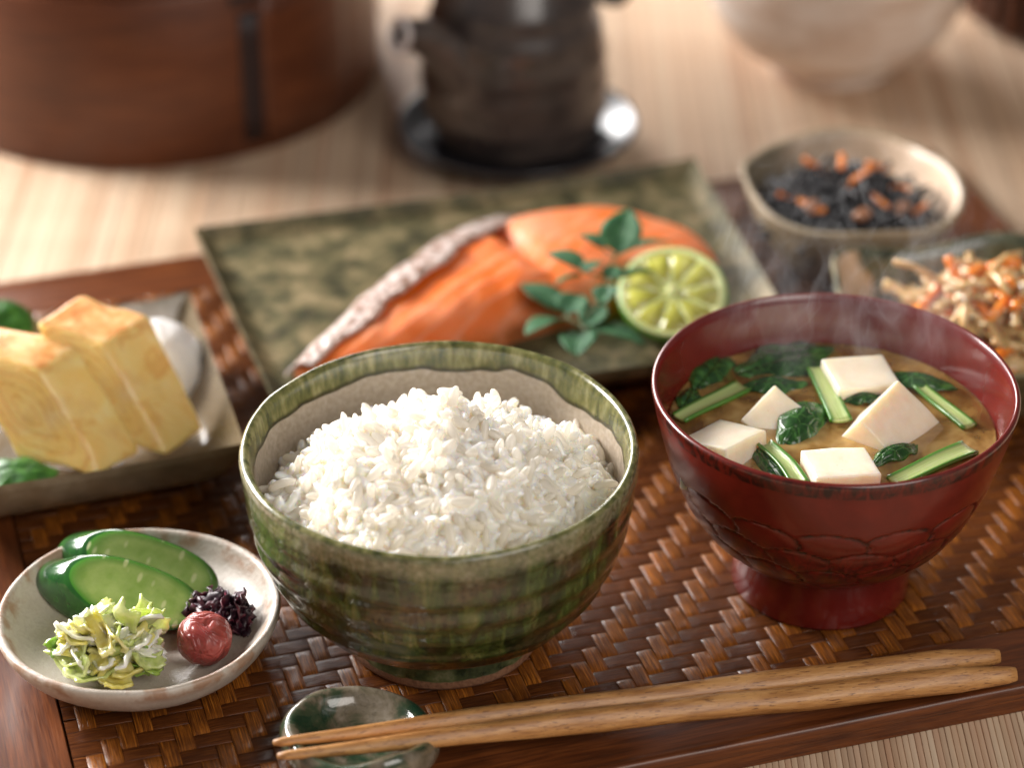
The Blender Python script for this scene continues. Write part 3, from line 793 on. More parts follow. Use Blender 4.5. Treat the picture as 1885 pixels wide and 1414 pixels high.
soup_leaf('green_leaf', 'small bright green leaf tip in front of the tipped tofu', 13.75, 1.35, 5.47, 1.9, 1.0, 38, 21.3, (-10, 0), .35)
soup_leaf('green_leaf', 'curly green leaf at the right back above the dark stem', 15.0, 5.6, 5.45, 2.6, 1.1, -16, 5.5, (-6, 0))
soup_leaf('green_leaf', 'small leaf touching the left inner wall of the bowl', 7.75, 4.7, 5.40, 1.5, .9, 70, 15.2)
soup_leaf('green_leaf', 'leaf fragment peeking between the far tofu and the tipped tofu', 13.3, 4.55, 5.44, 1.7, .6, 8, 31.2)

# ================================================================ pickle dish
PX, PY = -9.15, -1.35
pd = thing('pickle_dish', 'small round pale stoneware dish holding pickles at front left', 'dish', (PX, PY, 0))
prof = [(0, .12), (1.9, .12), (2.1, .0), (2.5, .0), (2.75, .15), (3.3, .42), (3.85, .85), (4.16, 1.35), (4.26, 1.62), (4.24, 1.76), (4.14, 1.81), (4.02, 1.74), (3.9, 1.55), (3.6, 1.15), (3.0, .80), (2.0, .62), (1.0, .56), (0, .55)]
prof = [prof[0]]+[tuple(p) for p in catmull(prof[1:-1], 48)]+[prof[-1]]
lathe('dish_body', prof, 'pale_stoneware', pd, n=150, f=lambda th, r, z, k: (r*(1+.012*sin(2*th+.6)+.006*fbm(cos(th)*3, sin(th)*3, z, 1.2)), z+.05*sin(th*3+1)*(r/4.2)**3))
# cucumber slices
def cucumber(lab, loc, nrm, ax, thk=1.1):
    nrm = Vector(nrm).normalized(); ax = Vector(ax); ax = (ax-nrm*ax.dot(nrm)).normalized(); ay = nrm.cross(ax)
    rot = Matrix((ax, ay, nrm)).transposed().to_euler()
    t = thing('cucumber_slice', lab, 'cucumber', tuple(Vector(loc)-nrm*thk), rot, 'pickled cucumber slices')
    a, b_ = 2.25, 1.08; n_ = 64; V, F, mi, at = [], [], [], []
    rings = [(.94, 0), (.985, .04), (1., .12), (1., thk-.12), (.985, thk-.04), (.94, thk)]
    for (k, z) in rings:
        for i in range(n_):
            th = 2*PI*i/n_; V.append((a*k*cos(th)-(thk-z)*.95, b_*k*sin(th)*(1+.05*sin(3*th)), z))
    for k in range(len(rings)-1):
        for i in range(n_):
            j = (i+1) % n_; F.append((k*n_+i, k*n_+j, (k+1)*n_+j, (k+1)*n_+i))
    # the skin is one part, the two cut faces with the flesh another
    mesh('skin', V, F, 'cuke_skin', t, sharp=None)
    V, F, at = [], [], []
    for s_ in (0, 1):
        base = len(V); z0 = thk+.004 if s_ else -.004
        hx = -(thk-z0)*.95; V.append((hx, 0, z0-(.10 if s_ else -.1))); at.append(0)
        for k in range(1, 9):
            for i in range(n_):
                th = 2*PI*i/n_; q = k/8*.945; V.append((a*q*cos(th)+hx, b_*q*sin(th)*(1+.05*sin(3*th)), z0-(.10*(1-(k/8)**2))*(1 if s_ else -1))); at.append(max(0, (k/8-.78)/.22))
        for i in range(n_): F.append((base, base+1+i, base+1+(i+1) % n_))
        for k in range(7):
            for i in range(n_):
                j = (i+1) % n_; F.append((base+1+k*n_+i, base+1+(k+1)*n_+i, base+1+(k+1)*n_+j, base+1+k*n_+j))
    # close the sides just inside the skin
    o_ = 1+7*n_; p_ = (1+8*n_)+1+7*n_
    for i in range(n_):
        j = (i+1) % n_; F.append((o_+i, o_+j, p_+j, p_+i))
    mesh('flesh', V, F, 'cuke_flesh', t, attr=at)
    return t
cucumber('back cucumber slice, pale green cut face leaning behind the other slice', (-9.0, .75, 1.75), (.12, -.50, .82), (.93, -.2, -.26), 1.0)
cucumber('front cucumber slice with dark green skin showing at its left end', (-9.35, -.55, 1.75), (.12, -.46, .84), (.93, -.2, -.26), 1.2)
cab = thing('cabbage_pickle', 'heap of pale yellow-green chopped pickled cabbage in the dish', 'pickle', (-9.6, -3.3, .6))
mats4 = ['cabbage_white', 'cabbage_lime', 'cabbage_yellow', 'cabbage_green']
random.seed(23)
for i in range(84):
    L, W = random.uniform(.9, 1.9), random.uniform(.45, 1.05); seed = i*3.3; G = []
    cu = random.uniform(-2., 2.)
    for a in range(9):
        row = []
        for b_ in range(7):
            u, v = a/8-.5, b_/6-.5; wv = W*(1-.5*abs(u)*random.uniform(.9, 1.1))
            row.append((L*u+.12*mn.noise(Vector((v*4, seed, 1))), wv*v+.12*mn.noise(Vector((u*4, seed, 2))), cu*(u*u)*.8+.5*v*v*W+.18*mn.noise(Vector((u*3, v*3, seed)))))
        G.append(row)
    rr = math.sqrt(random.random())*1.5; th = random.uniform(0, 2*PI); h = 2.2*(1-(rr/2.0)**1.6)*random.uniform(.35, 1)+.12
    x, y = rr*cos(th)*1.08, rr*sin(th)*.62+.3
    if x > .8: x = .8-.5*(x-.8); L *= .8
    mk = random.choices(mats4, (7, 10, 3, 6))[0] if h < 1 else random.choice(['cabbage_white', 'cabbage_lime', 'cabbage_yellow'])
    sheet('cabbage_piece', G, random.uniform(.05, .11), mk, cab, (x, y, h), (random.gauss(.5, .6), random.gauss(0, .6), random.uniform(0, 6.28)))
ume = catmull([(.02, -.72), (.35, -.70), (.70, -.42), (.82, 0), (.74, .42), (.42, .68), (.14, .70), (.02, .66)], 26)
tag(lathe('pickled_plum', [(0, -.72)]+[tuple(p) for p in ume]+[(0, .65)], 'plum', None, (-7.05, -2.55, 1.5), n=48, rot=(R(14), R(8), 0),
          f=lambda th, r, z, k: (r*(1+.05*fbm(cos(th)*2, sin(th)*2, z*2, 1.1)-.06*math.exp(-((th-4.6)/.18)**2)), z)), 'round wrinkled reddish pickled plum at the right of the cabbage', 'plum')
sh = thing('purple_pickle', 'clump of dark purple shredded pickled leaves behind the plum', 'pickle', (-6.75, -.95, .9))
for i in range(60):
    rr = math.sqrt(random.random())*.95; th = random.uniform(0, 6.28); h = random.uniform(0, 1.0)*(1-rr*.6)
    G = []; s_ = i*1.7
    for a in range(7):
        row = []
        for b_ in range(4):
            u, v = a/6-.5, b_/3-.5
            row.append((u*.9, v*.42*(1-abs(u)), .30*mn.noise(Vector((u*4, v*2, s_)))+.25*mn.noise(Vector((u*2, 3, s_)))))
        G.append(row)
    sheet('shred', G, .05, 'purple_leaf', sh, (rr*cos(th), rr*sin(th)*.75, h+.1), (random.uniform(0, 6), random.uniform(-1, 1), random.uniform(0, 6)))

# ================================================================ chopsticks and rest
cr = tag(lathe('chopstick_rest', [(0, .10), (.9, .08)]+[tuple(p) for p in catmull([(1.3, .0), (1.8, .12), (2.22, .5), (2.26, .92), (2.06, 1.18), (1.78, 1.12), (1.4, .78), (.8, .56), (.2, .50)], 40)]+[(0, .48)], 'rest_glaze', None, (-2.2, -6.35, 0), n=120,
    f=lambda th, r, z, k: (r*(1+.05*cos(2*(th+.6))+.02*fbm(cos(th)*2, sin(th)*2, z)), z*(1+(.42*math.exp(-((((th+1.0+PI) % (2*PI))-PI)/.62)**2)-.10*cos(th-.6))*(1 if r > .9 else .3)*(r/2.1)))),
    'small glossy green-brown glazed ceramic rest under the chopstick tips', 'chopstick rest')
def chopstick(lab, tip, end, seed):
    tip, end = np.array(tip, float), np.array(end, float); K = 90; P = []; rad = []; d = end-tip; L = np.linalg.norm(d)
    for k in range(K):
        t = k/(K-1); s_ = t**1.0
        p = d*s_; p = p+np.array((0, .06*mn.noise(Vector((t*5, seed, 0))), .03*mn.noise(Vector((t*6, seed, 4)))))
        P.append(p)
        r = .115+(.385-.115)*min(1, t/.42)**.75 if t < .42 else .385-.02*sin((t-.42)*9)
        if t > .93: r = .385*(1-(t-.93)/.07*.34)
        if k == 0: r *= .72
        if k == K-1: r *= .86
        rad.append(r*(1+.07*mn.noise(Vector((t*11, seed, 9)))))
    def fr(k, i):
        a = 2*PI*(i+.5)/16; f_ = 1+.055*cos(4*a+1.2*sin(k*.09+seed))+.05*mn.noise(Vector((k*.10, i*.8, seed)))
        return f_
    # built along its own x axis so that the grain follows the stick
    yaw = math.atan2(d[1], d[0]); pit = -math.asin(d[2]/L)
    Q = []
    for k in range(K):
        t = k/(K-1); Q.append((L*t, .07*mn.noise(Vector((t*5, seed, 0))), .03*mn.noise(Vector((t*6, seed, 4)))))
    o = tube('chopstick', Q, rad, 'chop_wood', None, tuple(tip), 16, fr=fr, rot=(0, pit, yaw))
    return tag(o, lab, 'chopstick', 'pair of chopsticks')
chopstick('hand-carved light brown chopstick lying farther from the camera, shorter at right', (-4.62, -7.15, 1.33), (17.0, -2.0, .42), 2.2)
chopstick('hand-carved light brown chopstick nearest the camera, reaching farther right', (-4.45, -7.75, 1.35), (17.35, -2.85, .42), 8.4)

# ================================================================ fish plate
fp = thing('fish_plate', 'large square moss-green glazed plate under the salmon', 'plate', (0, 0, 0))
FC = [(-5.5, 9.2), (12.6, 14.4), (9.55, 28.16), (-9.98, 22.64)]
quad_dish('plate_body', FC, .55, 1.78, .75, 'moss_glaze', fp, 64, 48, warp=lambda u, v: .28*(u*v)**3+.12*((1-u)*v)**3, z0=1.25)
mesh('plate_foot', [(p[0]*.55+1.7*.45, p[1]*.55+18.6*.45, z) for z in (.0, .75) for p in FC], [(0, 1, 2, 3), (7, 6, 5, 4), (0, 4, 5, 1), (1, 5, 6, 2), (2, 6, 7, 3), (3, 7, 4, 0)], 'moss_glaze', fp, smooth=False)
PZ = 1.28
sf = thing('salmon_fillet', 'grilled orange salmon fillet with silvery skin along its left edge', 'fish', (2, 18, PZ))
far = catmull([(-5.5, 12.6), (-3.9, 15.4), (-2.0, 18.3), (-.1, 20.9), (1.5, 22.4), (3.0, 23.4), (5.3, 23.9), (7.4, 23.1), (9.0, 21.9), (9.9, 20.5)], 100)
near = catmull([(-5.3, 12.3), (-3.9, 11.8), (-2.0, 12.4), (0, 13.6), (2.0, 14.9), (4.0, 16.0), (6.0, 17.0), (8.0, 18.3), (9.3, 19.3), (9.8, 20.2)], 100)
V, F = [], []; nv = 44
def fish_z(x, y, u, v):
    hh = 1.75*min(1, (sin(PI*min(1, u*.97+.02))**.5)*1.05)
    pr = (1-abs(2*v-1)**3.2)**.55
    z = hh*pr
    # cleft between the two lobes
    ax, ay, bx, by = .9, 22.2, 3.6, 17.6; L = math.hypot(bx-ax, by-ay); t = ((x-ax)*(bx-ax)+(y-ay)*(by-ay))/L/L
    d = abs((x-ax)*(by-ay)-(y-ay)*(bx-ax))/L
    z -= (.75 if t < .2 else .75-.6*min(1, t-.2))*math.exp(-(d/.42)**2)*(1 if t < 1.15 else math.exp(-(t-1.15)*6))*pr
    z += .10*fbm(x, y, 0, .6, 3)*pr+.018*sin(((x*.62+y*.78)+.9*abs(v-.5)*3)*4.2+1.5*fbm(x, y, 3, .5, 2))*pr
    return z
for s_ in (0, 1):
    for i in range(100):
        for j in range(nv):
            v = .5-.5*cos(PI*j/(nv-1)); p = near[i]*(1-v)+far[i]*v; u = i/99
            V.append((p[0]-2, p[1]-18, fish_z(p[0], p[1], u, v) if s_ == 0 else -.0))
m = 100*nv
for i in range(99):
    for j in range(nv-1):
        a, b_, c, d = i*nv+j, (i+1)*nv+j, (i+1)*nv+j+1, i*nv+j+1
        F.append((a, b_, c, d)); F.append((m+a, m+d, m+c, m+b_))
ring = [i*nv for i in range(100)]+[99*nv+j for j in range(1, nv)]+[i*nv+nv-1 for i in range(98, -1, -1)]+[j for j in range(nv-2, 0, -1)]
for k in range(len(ring)): a, b_ = ring[k], ring[(k+1) % len(ring)]; F.append((a, b_, m+b_, m+a))
AT = [max(0, (abs(2*(.5-.5*cos(PI*j/(nv-1)))-1)-.84)/.16)**1.3 for i in range(100) for j in range(nv)]
mesh('flesh', V, F, 'salmon', sf, attr=AT+[1]*len(AT))
# skin: strip wrapped over the far left shoulder
skf = catmull([(-5.55, 12.5), (-3.75, 15.9), (-1.95, 18.9), (.1, 21.6), (2.2, 23.4)], 60); G = []
for i in range(60):
    t = i/59; p = skf[i]; tg = skf[min(i+1, 59)]-skf[max(i-1, 0)]; nn = np.array((tg[1], -tg[0]))/np.linalg.norm(tg); row = []
    wd = 2.35*(sin(PI*min(1, t*.84+.10))**.6)*(1+.16*fbm(t*9, 2, 0, 1, 2))
    for j in range(12):
        v = j/11; h = 1.85*(sin(PI*min(1, t*.9+.06))**.5)
        off = -.25+wd*v; z = h*(.10+.96*sin(min(1, v*1.5)*PI/2))+.05*fbm(p[0]+v*2, p[1], 0, 1.6, 3)
        z += .22*max(0, t-.8)*5*v*(1-v)
        row.append((p[0]+nn[0]*off-2, p[1]+nn[1]*off-18, z))
    G.append(row)
sheet('skin', G, .09, 'salmon_skin', sf)
tube('charred_edge', [(p[0]-2, p[1]-18, .30+.25*sin(i*.3)) for i, p in enumerate(far[52:100:3])], .26, 'salmon_char', sf, n=8)
# lime half
lm = thing('lime_half', 'cut lime half resting on the plate beside the salmon', 'lime', (7.95, 15.95, 2.85), (R(27), R(-5), R(4)))
LR = 1.98
sk = [(0, -1.72)]+[(LR*sin(a)*1., -1.72*cos(a)) for a in np.linspace(.12, PI/2, 20)]+[(LR*.985, .05), (LR*.955, .07), (0, .07)]
lathe('peel', sk, 'lime_skin', lm, n=72)
lathe('pith', [(0, .0), (LR*.95, .0), (LR*.955, .09), (LR*.94, .11), (LR*.86, .105), (LR*.85, .08), (0, .08)], 'lime_pith', lm, n=72)
for k in range(9):
    a0 = 2*PI*k/9+.1; a1 = a0+2*PI/9; V = []; F = []; am = (a0+a1)/2
    pts = [(.22, am)]; nn_ = 12; r1 = LR*.85
    for i in range(nn_+1):
        a = a0+.02+(a1-a0-.04)*i/nn_; pts.append((r1*(1-.10*abs(2*i/nn_-1)**5), a))
    for z_, kx in ((.075, 1.), (.088, .99)):
        for (r, a) in pts:
            cx, cy = .62*r1*cos(am), .62*r1*sin(am); x, y = r*cos(a), r*sin(a); V.append((cx+(x-cx)*kx, cy+(y-cy)*kx, z_))
    q = len(pts); V.append((.6*r1*cos(am), .6*r1*sin(am), .090))
    for i in range(q):
        j = (i+1) % q; F.append((i, j, q+j, q+i)); F.append((q+i, q+j, 2*q))
    mesh('lime_segment', V, F, 'lime_flesh', lm)
lathe('core', [(0, .08), (.20, .08), (.22, .17), (.1, .2), (0, .2)], 'lime_pith', lm, n=16)
# herb sprigs
def leaf_grid(L, W, fold=.14, cup=.08, seed=0):
    G = []; W *= 1.45; L *= 1.08
    for i in range(13):
        u = i/12; wl = W*.5*(sin(PI*u**.80)**.75+.02); row = []
        for j in range(7):
            v = j/6*2-1; row.append((u*L, v*wl, abs(v)*wl*fold*2+cup*sin(PI*u)*L*.5-.12*u*u*L*.4+.02*mn.noise(Vector((u*4, v*2, seed)))))
        G.append(row)
    return G
def sprig(lab, base, z, leaves, stem):
    t = thing('herb_sprig', lab, 'herb', (base[0], base[1], z), (0, 0, 0), 'herb sprigs on the salmon')
    for i, (a, b_, w_, dz0, dz1, roll) in enumerate(leaves):
        a, b_ = np.array(a, float), np.array(b_, float); d = b_-a; L = math.sqrt((d**2).sum()+(dz1-dz0)**2)
        yaw = math.atan2(d[1], d[0]); pit = -math.atan2(dz1-dz0, math.hypot(*d))
        sheet('leaflet', leaf_grid(L, w_, seed=i*2.2), .035, 'kinome', t, (a[0]-base[0], a[1]-base[1], dz0), Euler((R(roll), pit, yaw)))
    for s_ in stem: tube('stalk', [(q[0]-base[0], q[1]-base[1], q[2]) for q in catmull(s_, 14)], .045, 'sprig_stem', t, n=6)
    return t
sprig('upper herb sprig with nine blue-green leaflets leaning over salmon and lime', (5.3, 15.6), 4.1,
    [((5.95, 16.45), (6.35, 17.6), 1.05, .1, 1.15, 0), ((5.5, 16.75), (4.65, 17.45), .72, .1, .3, 15), ((6.0, 16.35), (7.75, 16.95), .72, .1, .35, -20),
     ((4.7, 15.45), (3.5, 16.2), .82, .0, .25, 10), ((4.7, 15.2), (5.3, 15.85), .42, .0, .1, -10), ((4.6, 15.0), (3.8, 14.5), .52, .0, .0, 30),
     ((5.72, 14.8), (7.1, 15.1), .74, -.1, .15, -25), ((5.6, 14.95), (5.9, 15.65), .5, -.1, .0, 0), ((5.55, 14.45), (5.36, 13.6), .62, -.1, -.3, 10)],
    [[(5.95, 16.4, .1), (5.6, 15.4, -.05), (5.1, 14.3, -1.0)], [(5.5, 15.1, -.1), (4.7, 15.3, .0)], [(5.6, 15.0, -.1), (5.62, 14.6, -.1)], [(5.9, 16.3, .05), (5.5, 16.7, .1)]])
sprig('lower herb sprig with six leaflets in front of the salmon', (4.4, 14.4), 2.5,
    [((3.85, 15.0), (2.65, 16.3), .92, .15, .5, 10), ((4.1, 14.8), (4.65, 15.75), .9, .15, .35, 0), ((3.95, 14.45), (2.75, 13.55), .88, .1, .15, 20),
     ((4.8, 14.0), (5.4, 15.0), .74, .1, .35, 0), ((4.9, 13.85), (6.7, 12.95), .98, .05, .1, -15), ((4.65, 13.65), (4.45, 12.3), .92, .05, .05, 8)],
    [[(5.2, 14.9, .6), (4.6, 14.2, .1), (4.1, 14.8, .12)], [(4.6, 14.2, .1), (3.95, 14.6, .1)], [(4.6, 14.2, .1), (4.8, 13.8, .06)]])

# ================================================================ omelette plate
op = thing('omelette_plate', 'square grey-beige glazed plate with rolled omelette at left', 'plate', (0, 0, 0))
OC = [(-16.2, 3.9), (-6.62, 6.84), (-9.52, 16.77), (-19.1, 13.9)]
quad_dish('plate_body', OC, .45, 2.25, 1.2, 'cream_glaze', op, 44, 44, z0=.75, warp=lambda u, v: .15*u**6)
mesh('plate_foot', [(p[0]*.6-12.9*.4, p[1]*.6+10.3*.4, z) for z in (.0, .40) for p in OC], [(0, 1, 2, 3), (7, 6, 5, 4), (0, 4, 5, 1), (1, 5, 6, 2), (2, 6, 7, 3), (3, 7, 4, 0)], 'cream_glaze', op, smooth=False)
def omelette_slice(lab, low, e3, e1, e2):
    """soft block spanned by three edges from its lowest front corner"""
    e1, e2, e3 = (np.array(e, float) for e in (e1, e2, e3)); L, T, D = (np.linalg.norm(e) for e in (e3, e1, e2))
    c = np.array(low, float)-e3/2+e1/2+e2/2
    o = rounded_box('omelette_slice', T, D, L, .22, ['omelette', 'omelette_top'], None, tuple(c), cuts=6, wob=.14, topmat=True)
    A = Matrix(np.column_stack([e1/T, e2/D, -e3/L]).tolist())
    n0 = [v.co.copy() for v in o.data.vertices]
    for v, q in zip(o.data.vertices, n0):
        s_ = 1+.06*sin(q.z/S*1.3); v.co = A @ Vector((q.x*s_, q.y, q.z))
    at = o.data.attributes.new('roll', 'FLOAT_VECTOR', 'POINT')
    at.data.foreach_set('vector', [x for q in n0 for x in (q.x/S/T, q.y/S/D, q.z/S/L)])
    return tag(o, lab, 'omelette', 'slices of rolled omelette')
omelette_slice('right thick slice of yellow rolled omelette leaning beside the white radish', (-9.45, 7.9, 1.02), (2.05, -2.05, -3.3), (1.3, 1.7, .1), (-2.45, .8, .40))
omelette_slice('left thick slice of yellow rolled omelette cut by the frame edge', (-11.5, 6.8, 1.02), (2.05, -2.05, -3.1), (1.25, 1.5, 0), (-3.0, .8, .25))
rd = catmull([(1.75, -.0), (1.72, .6), (1.45, 1.45), (.95, 2.05), (.3, 2.3)], 22)
tag(lathe('grated_radish', [(0, 0)]+[tuple(p) for p in rd]+[(0, 2.33)], 'radish', None, (-10.3, 13.2, .78), n=64,
    f=lambda th, r, z, k: (r*(1+.05*fbm(cos(th)*2, sin(th)*2, z*1.5, 1.2)), z*(1+.03*fbm(cos(th)*r*2, sin(th)*r*2, 0, 2)))), 'white mound of grated radish behind the omelette', 'radish')
for lab, (x, y, z), ang in (('green shiso leaf standing behind the left omelette slice', (-16.2, 13.3, 2.7), 60), ('green shiso leaf lying under the front of the left omelette slice', (-14.3, 6.7, 1.2), 10)):
    soup_leaf('shiso_leaf', lab, x, y, z, 4.2 if ang > 30 else 2.8, 3.0 if ang > 30 else 1.5, ang, 4.4+ang, (30 if ang > 30 else 6, 0), .3, .05, 'shiso leaves on the omelette plate', 'shiso')

# ================================================================ side dishes at right
def sq_bowl(name, label, loc, ang, rx, ry, h, mats, rimwave=.12, n_=2.7, seed=0, rf=2.0, thk=.38, inn=1):
    t = thing(name, label, 'bowl', loc, (0, 0, R(ang)))
    outer = catmull([(.50, .02), (.56, .25), (.72, .30*h), (.88, .62*h), (.97, .88*h)], 26)
    prof = [(0, .15), (.42, .15), (.46, .0)]+[tuple(p) for p in outer]+[(.995, .97*h), (.995, h*1.0), (.975, h*1.02), (.945, h*1.0), (.92, .96*h)]
    inner_ = catmull([(.90, .88*h), (.80, .60*h), (.62, .30*h), (.30, .17*h), (.05, .16*h)], 20)
    k0 = len(prof); prof = prof+[tuple(p) for p in inner_]+[(0, .16*h)]
    def f(th, r, z, k):
        e = (abs(cos(th))**n_+abs(sin(th))**n_)**(-1/n_); rr = math.hypot(rx*cos(th), ry*sin(th)) if False else 1/math.sqrt((cos(th)/rx)**2+(sin(th)/ry)**2)
        bl = min(1, r*1.2)
        R_ = rr*(1+(e-1)*bl)*r*(1+.02*fbm(cos(th)*2+seed, sin(th)*2, z*.3))
        return R_, z+rimwave*(z/h)**3*(cos(4*th+seed)+.5*sin(2*th+seed))
    lathe('bowl_wall', prof, mats, t, n=140, f=f, seg_mat=lambda k: inn if k >= k0-2 else 0)
    return t
sq_bowl('seaweed_bowl', 'tan rounded-square stoneware bowl of dark seaweed at the back right', (15.15, 23.3, 0), 14, 4.1, 4.35, 3.5, ['tan_stoneware', 'tan_inside'], .12, 2.35, .6)
sq_bowl('burdock_bowl', 'dark green and tan square bowl of shredded vegetables behind the soup', (18.3, 13.9, 0), 8, 4.7, 4.6, 3.7, ['moss_glaze', 'two_tone'], .28, 3.4, 2.2)
def strands(parent, name, mat, n_, R_, H, L, rad, sy, rect=False, z0=0, seed=0, tilt=.4):
    rr = random.Random(seed); protos = []
    for k in range(8):
        P = []; ph = rr.random()*20
        for i in range(9):
            t = i/8-.5; P.append((t*L, .35*L*mn.noise(Vector((t*2.2, ph, 0))), .28*L*mn.noise(Vector((t*2.2, ph, 5)))))
        protos.append(P)
    pm = []
    for k in range(n_):
        q = k % 8; r = math.sqrt(rr.random())*R_; th = rr.uniform(0, 6.28); h = z0+H*(1-(r/R_/1.05)**2)*rr.uniform(.55, 1.)
        rot = Euler((rr.gauss(0, .5), rr.gauss(0, tilt), rr.uniform(0, 6.28)))
        loc = (r*cos(th), r*sin(th)*sy, h)
        if k < 8: o = tube(name, protos[q], rad, mat, parent, loc, 4 if rect else 6, rot=rot, sx=1.5 if rect else 1.); pm.append(o.data)
        else:
            o = link(name, pm[q], parent, loc, rot)
        s_ = rr.uniform(.75, 1.2); o.scale = (s_, 1, 1)
def dome(parent, name, mat, R_, H, sy, z0):
    tag(lathe(name, [(0, -1.2), (R_*.6, -1.2)]+[tuple(p) for p in catmull([(R_, 0), (R_*.8, H*.45), (R_*.4, H*.85), (.05, H)], 12)]+[(0, H)], mat, parent, (0, 0, z0), n=40, f=lambda th, r, z, k: (r*(1 if abs(sin(th)) < 2 else 1), z+.15*fbm(cos(th)*r, sin(th)*r, 0, 1.))), kind='stuff')
hs = thing('seaweed_salad', 'simmered black seaweed strands with orange carrot bits in the tan bowl', 'salad', (14.9, 22.5, 2.3))
dome(hs, 'salad_body', 'seaweed', 2.9, 1.2, .95, -.1)
strands(hs, 'seaweed_strand', 'seaweed', 230, 3.1, 1.75, 1.9, .075, .92, seed=3)
def bits(parent, name, mat, pts, L, W, T, seed):
    rr = random.Random(seed)
    for (x, y, z) in pts:
        rounded_box(name, L*rr.uniform(.8, 1.2), W, T, .06, mat, parent, (x, y, z), (rr.gauss(0, .4), rr.gauss(0, .3), rr.uniform(0, 3.1)), cuts=1)
bits(hs, 'carrot_bit', 'carrot', [(-1.15, 1.2, 1.7), (-.15, .95, 2.0), (.3, -.35, 2.0), (-1.9, -.9, 1.3), (-1.35, -1.5, 1.2), (1.3, 1.3, 1.6), (1.9, .2, 1.3), (2.6, -.9, .9), (1.1, -1.1, 1.4), (-2.2, -.2, 1.1)], 1.0, .26, .2, 5)
for (x, y, z) in ((.35, -1.9, 1.25), (-1.5, -1.35, 1.3), (1.9, -1.2, 1.15)):
    lathe('soybean', [(0, -.26)]+[(.26*sin(a), -.26*cos(a)) for a in np.linspace(.3, 2.85, 9)]+[(0, .26)], 'soybean', hs, (x, y, z), n=14, rot=(.4, 1.3, .8), f=lambda th, r, z, k: (r, z*1.5))
bs = thing('burdock_salad', 'mound of braised burdock and carrot shreds in the green square bowl', 'salad', (18.7, 13.2, 2.6))
dome(bs, 'salad_body', 'burdock', 2.6, 1.3, .9, 0)
strands(bs, 'burdock_shred', 'burdock', 120, 2.4, 2.1, 3.8, .12, .9, True, seed=9, tilt=.22)
strands(bs, 'carrot_shred', 'carrot', 26, 2.6, 2.35, 3.4, .15, .9, True, seed=21, tilt=.22)
bits(bs, 'sesame_seed', 'sesame', [(random.uniform(-2, 2), random.uniform(-1.8, 1.2), random.uniform(1.7, 2.2)) for _ in range(26)], .26, .14, .07, 3)

# ================================================================ things standing at the back
tub = thing('rice_tub', 'large round reddish-brown bentwood rice tub at the back left', 'tub', (-14.3, 43.2, TZ))
TR = 10.1
lathe('tub_wall', [(0, .2), (9.6, .2), (9.7, 0), (TR, 0), (TR+.05, .15), (TR+.03, 4), (TR, 8.2), (TR, 12), (TR-.1, 12.1), (TR-.6, 12.1), (TR-.6, 1.0), (0, 1.0)], 'bent_wood', tub, n=128, sharp=40)
lathe('lower_hoop', [(0, .3), (TR, .3), (TR+.28, .02), (TR+.34, .12), (TR+.34, 7.6), (TR+.28, 7.7), (TR, 7.7), (0, 7.6)], 'bent_wood', tub, n=128, sharp=40)
def wrap(name, th0, th1, z0, z1, r, t_, mat):
    G = []
    for i in range(10):
        th = th0+(th1-th0)*i/9; G.append([(r*cos(th), r*sin(th), z0+(z1-z0)*j/5) for j in range(6)])
    return sheet(name, G, t_, mat, tub)
wrap('bark_stitching', R(-60.5), R(-55.5), .7, 6.6, TR+.40, .12, 'dark_bark')
wrap('bark_stitching', R(-62.5), R(-54), 7.0, 7.4, TR+.40, .12, 'dark_bark')
wrap('overlap_seam', R(-55.5), R(-28), .25, 7.4, TR+.37, .10, 'bent_wood')
lathe('lid', [(0, 11.6), (TR+.2, 11.6), (TR+.45, 11.7), (TR+.45, 13.2), (TR+.3, 13.4), (0, 13.4)], 'bent_wood', tub, n=128, sharp=40)

sa = thing('round_saucer', 'round black glossy saucer under the dark teapot', 'saucer', (2.45, 35.0, TZ))
pr = [(0, .12), (2.2, .12), (2.4, 0), (2.8, 0), (3.2, .3), (4.2, .62), (5.0, 1.1), (5.12, 1.22), (5.08, 1.32), (4.95, 1.3), (4.3, .98), (3.3, .72), (2.0, .62), (0, .6)]
lathe('saucer_body', pr, 'saucer_glaze', sa, n=96)
pt = thing('sauce_pot', 'dark brown glazed ceramic pot with short spout on black saucer', 'pot', (2.3, 35.1, TZ+.62))
body = catmull([(2.6, 0), (3.3, .12), (3.72, .8), (3.95, 2.1), (3.92, 3.8), (3.62, 5.6), (3.1, 7.2), (2.3, 8.3), (1.9, 8.6)], 40)
lathe('pot_body', [(0, 0)]+[tuple(p) for p in body]+[(0, 8.6)], 'dark_glaze', pt, n=96, f=lambda th, r, z, k: (r*(1+.012*sin(z*5)+.012*fbm(cos(th)*3, sin(th)*3, z)), z))
lathe('lid', [(0, 8.5), (2.1, 8.5), (2.15, 8.7), (1.6, 9.1), (.5, 9.3), (.45, 9.7), (.6, 10.0), (.3, 10.2), (0, 10.2)], 'dark_glaze', pt, n=48)
sp_path = catmull([(-1.9, -2.1, 3.6), (-2.8, -2.6, 4.9), (-3.6, -3.0, 5.8), (-4.6, -3.6, 6.2)], 20)
sp = tube('spout', sp_path, [1.35-.72*(i/19)**.7+(.06 if i > 17 else 0) for i in range(20)], 'dark_glaze', pt, n=24, cap=False)
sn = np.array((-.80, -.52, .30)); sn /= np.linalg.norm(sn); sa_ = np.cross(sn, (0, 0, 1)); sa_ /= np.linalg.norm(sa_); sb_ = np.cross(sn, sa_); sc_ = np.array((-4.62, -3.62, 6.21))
tube('spout_lip', [tuple(sc_+.60*(sa_*cos(a)+sb_*sin(a))) for a in np.linspace(0, 2*PI, 33)], .15, 'lip_highlight', pt, n=10)
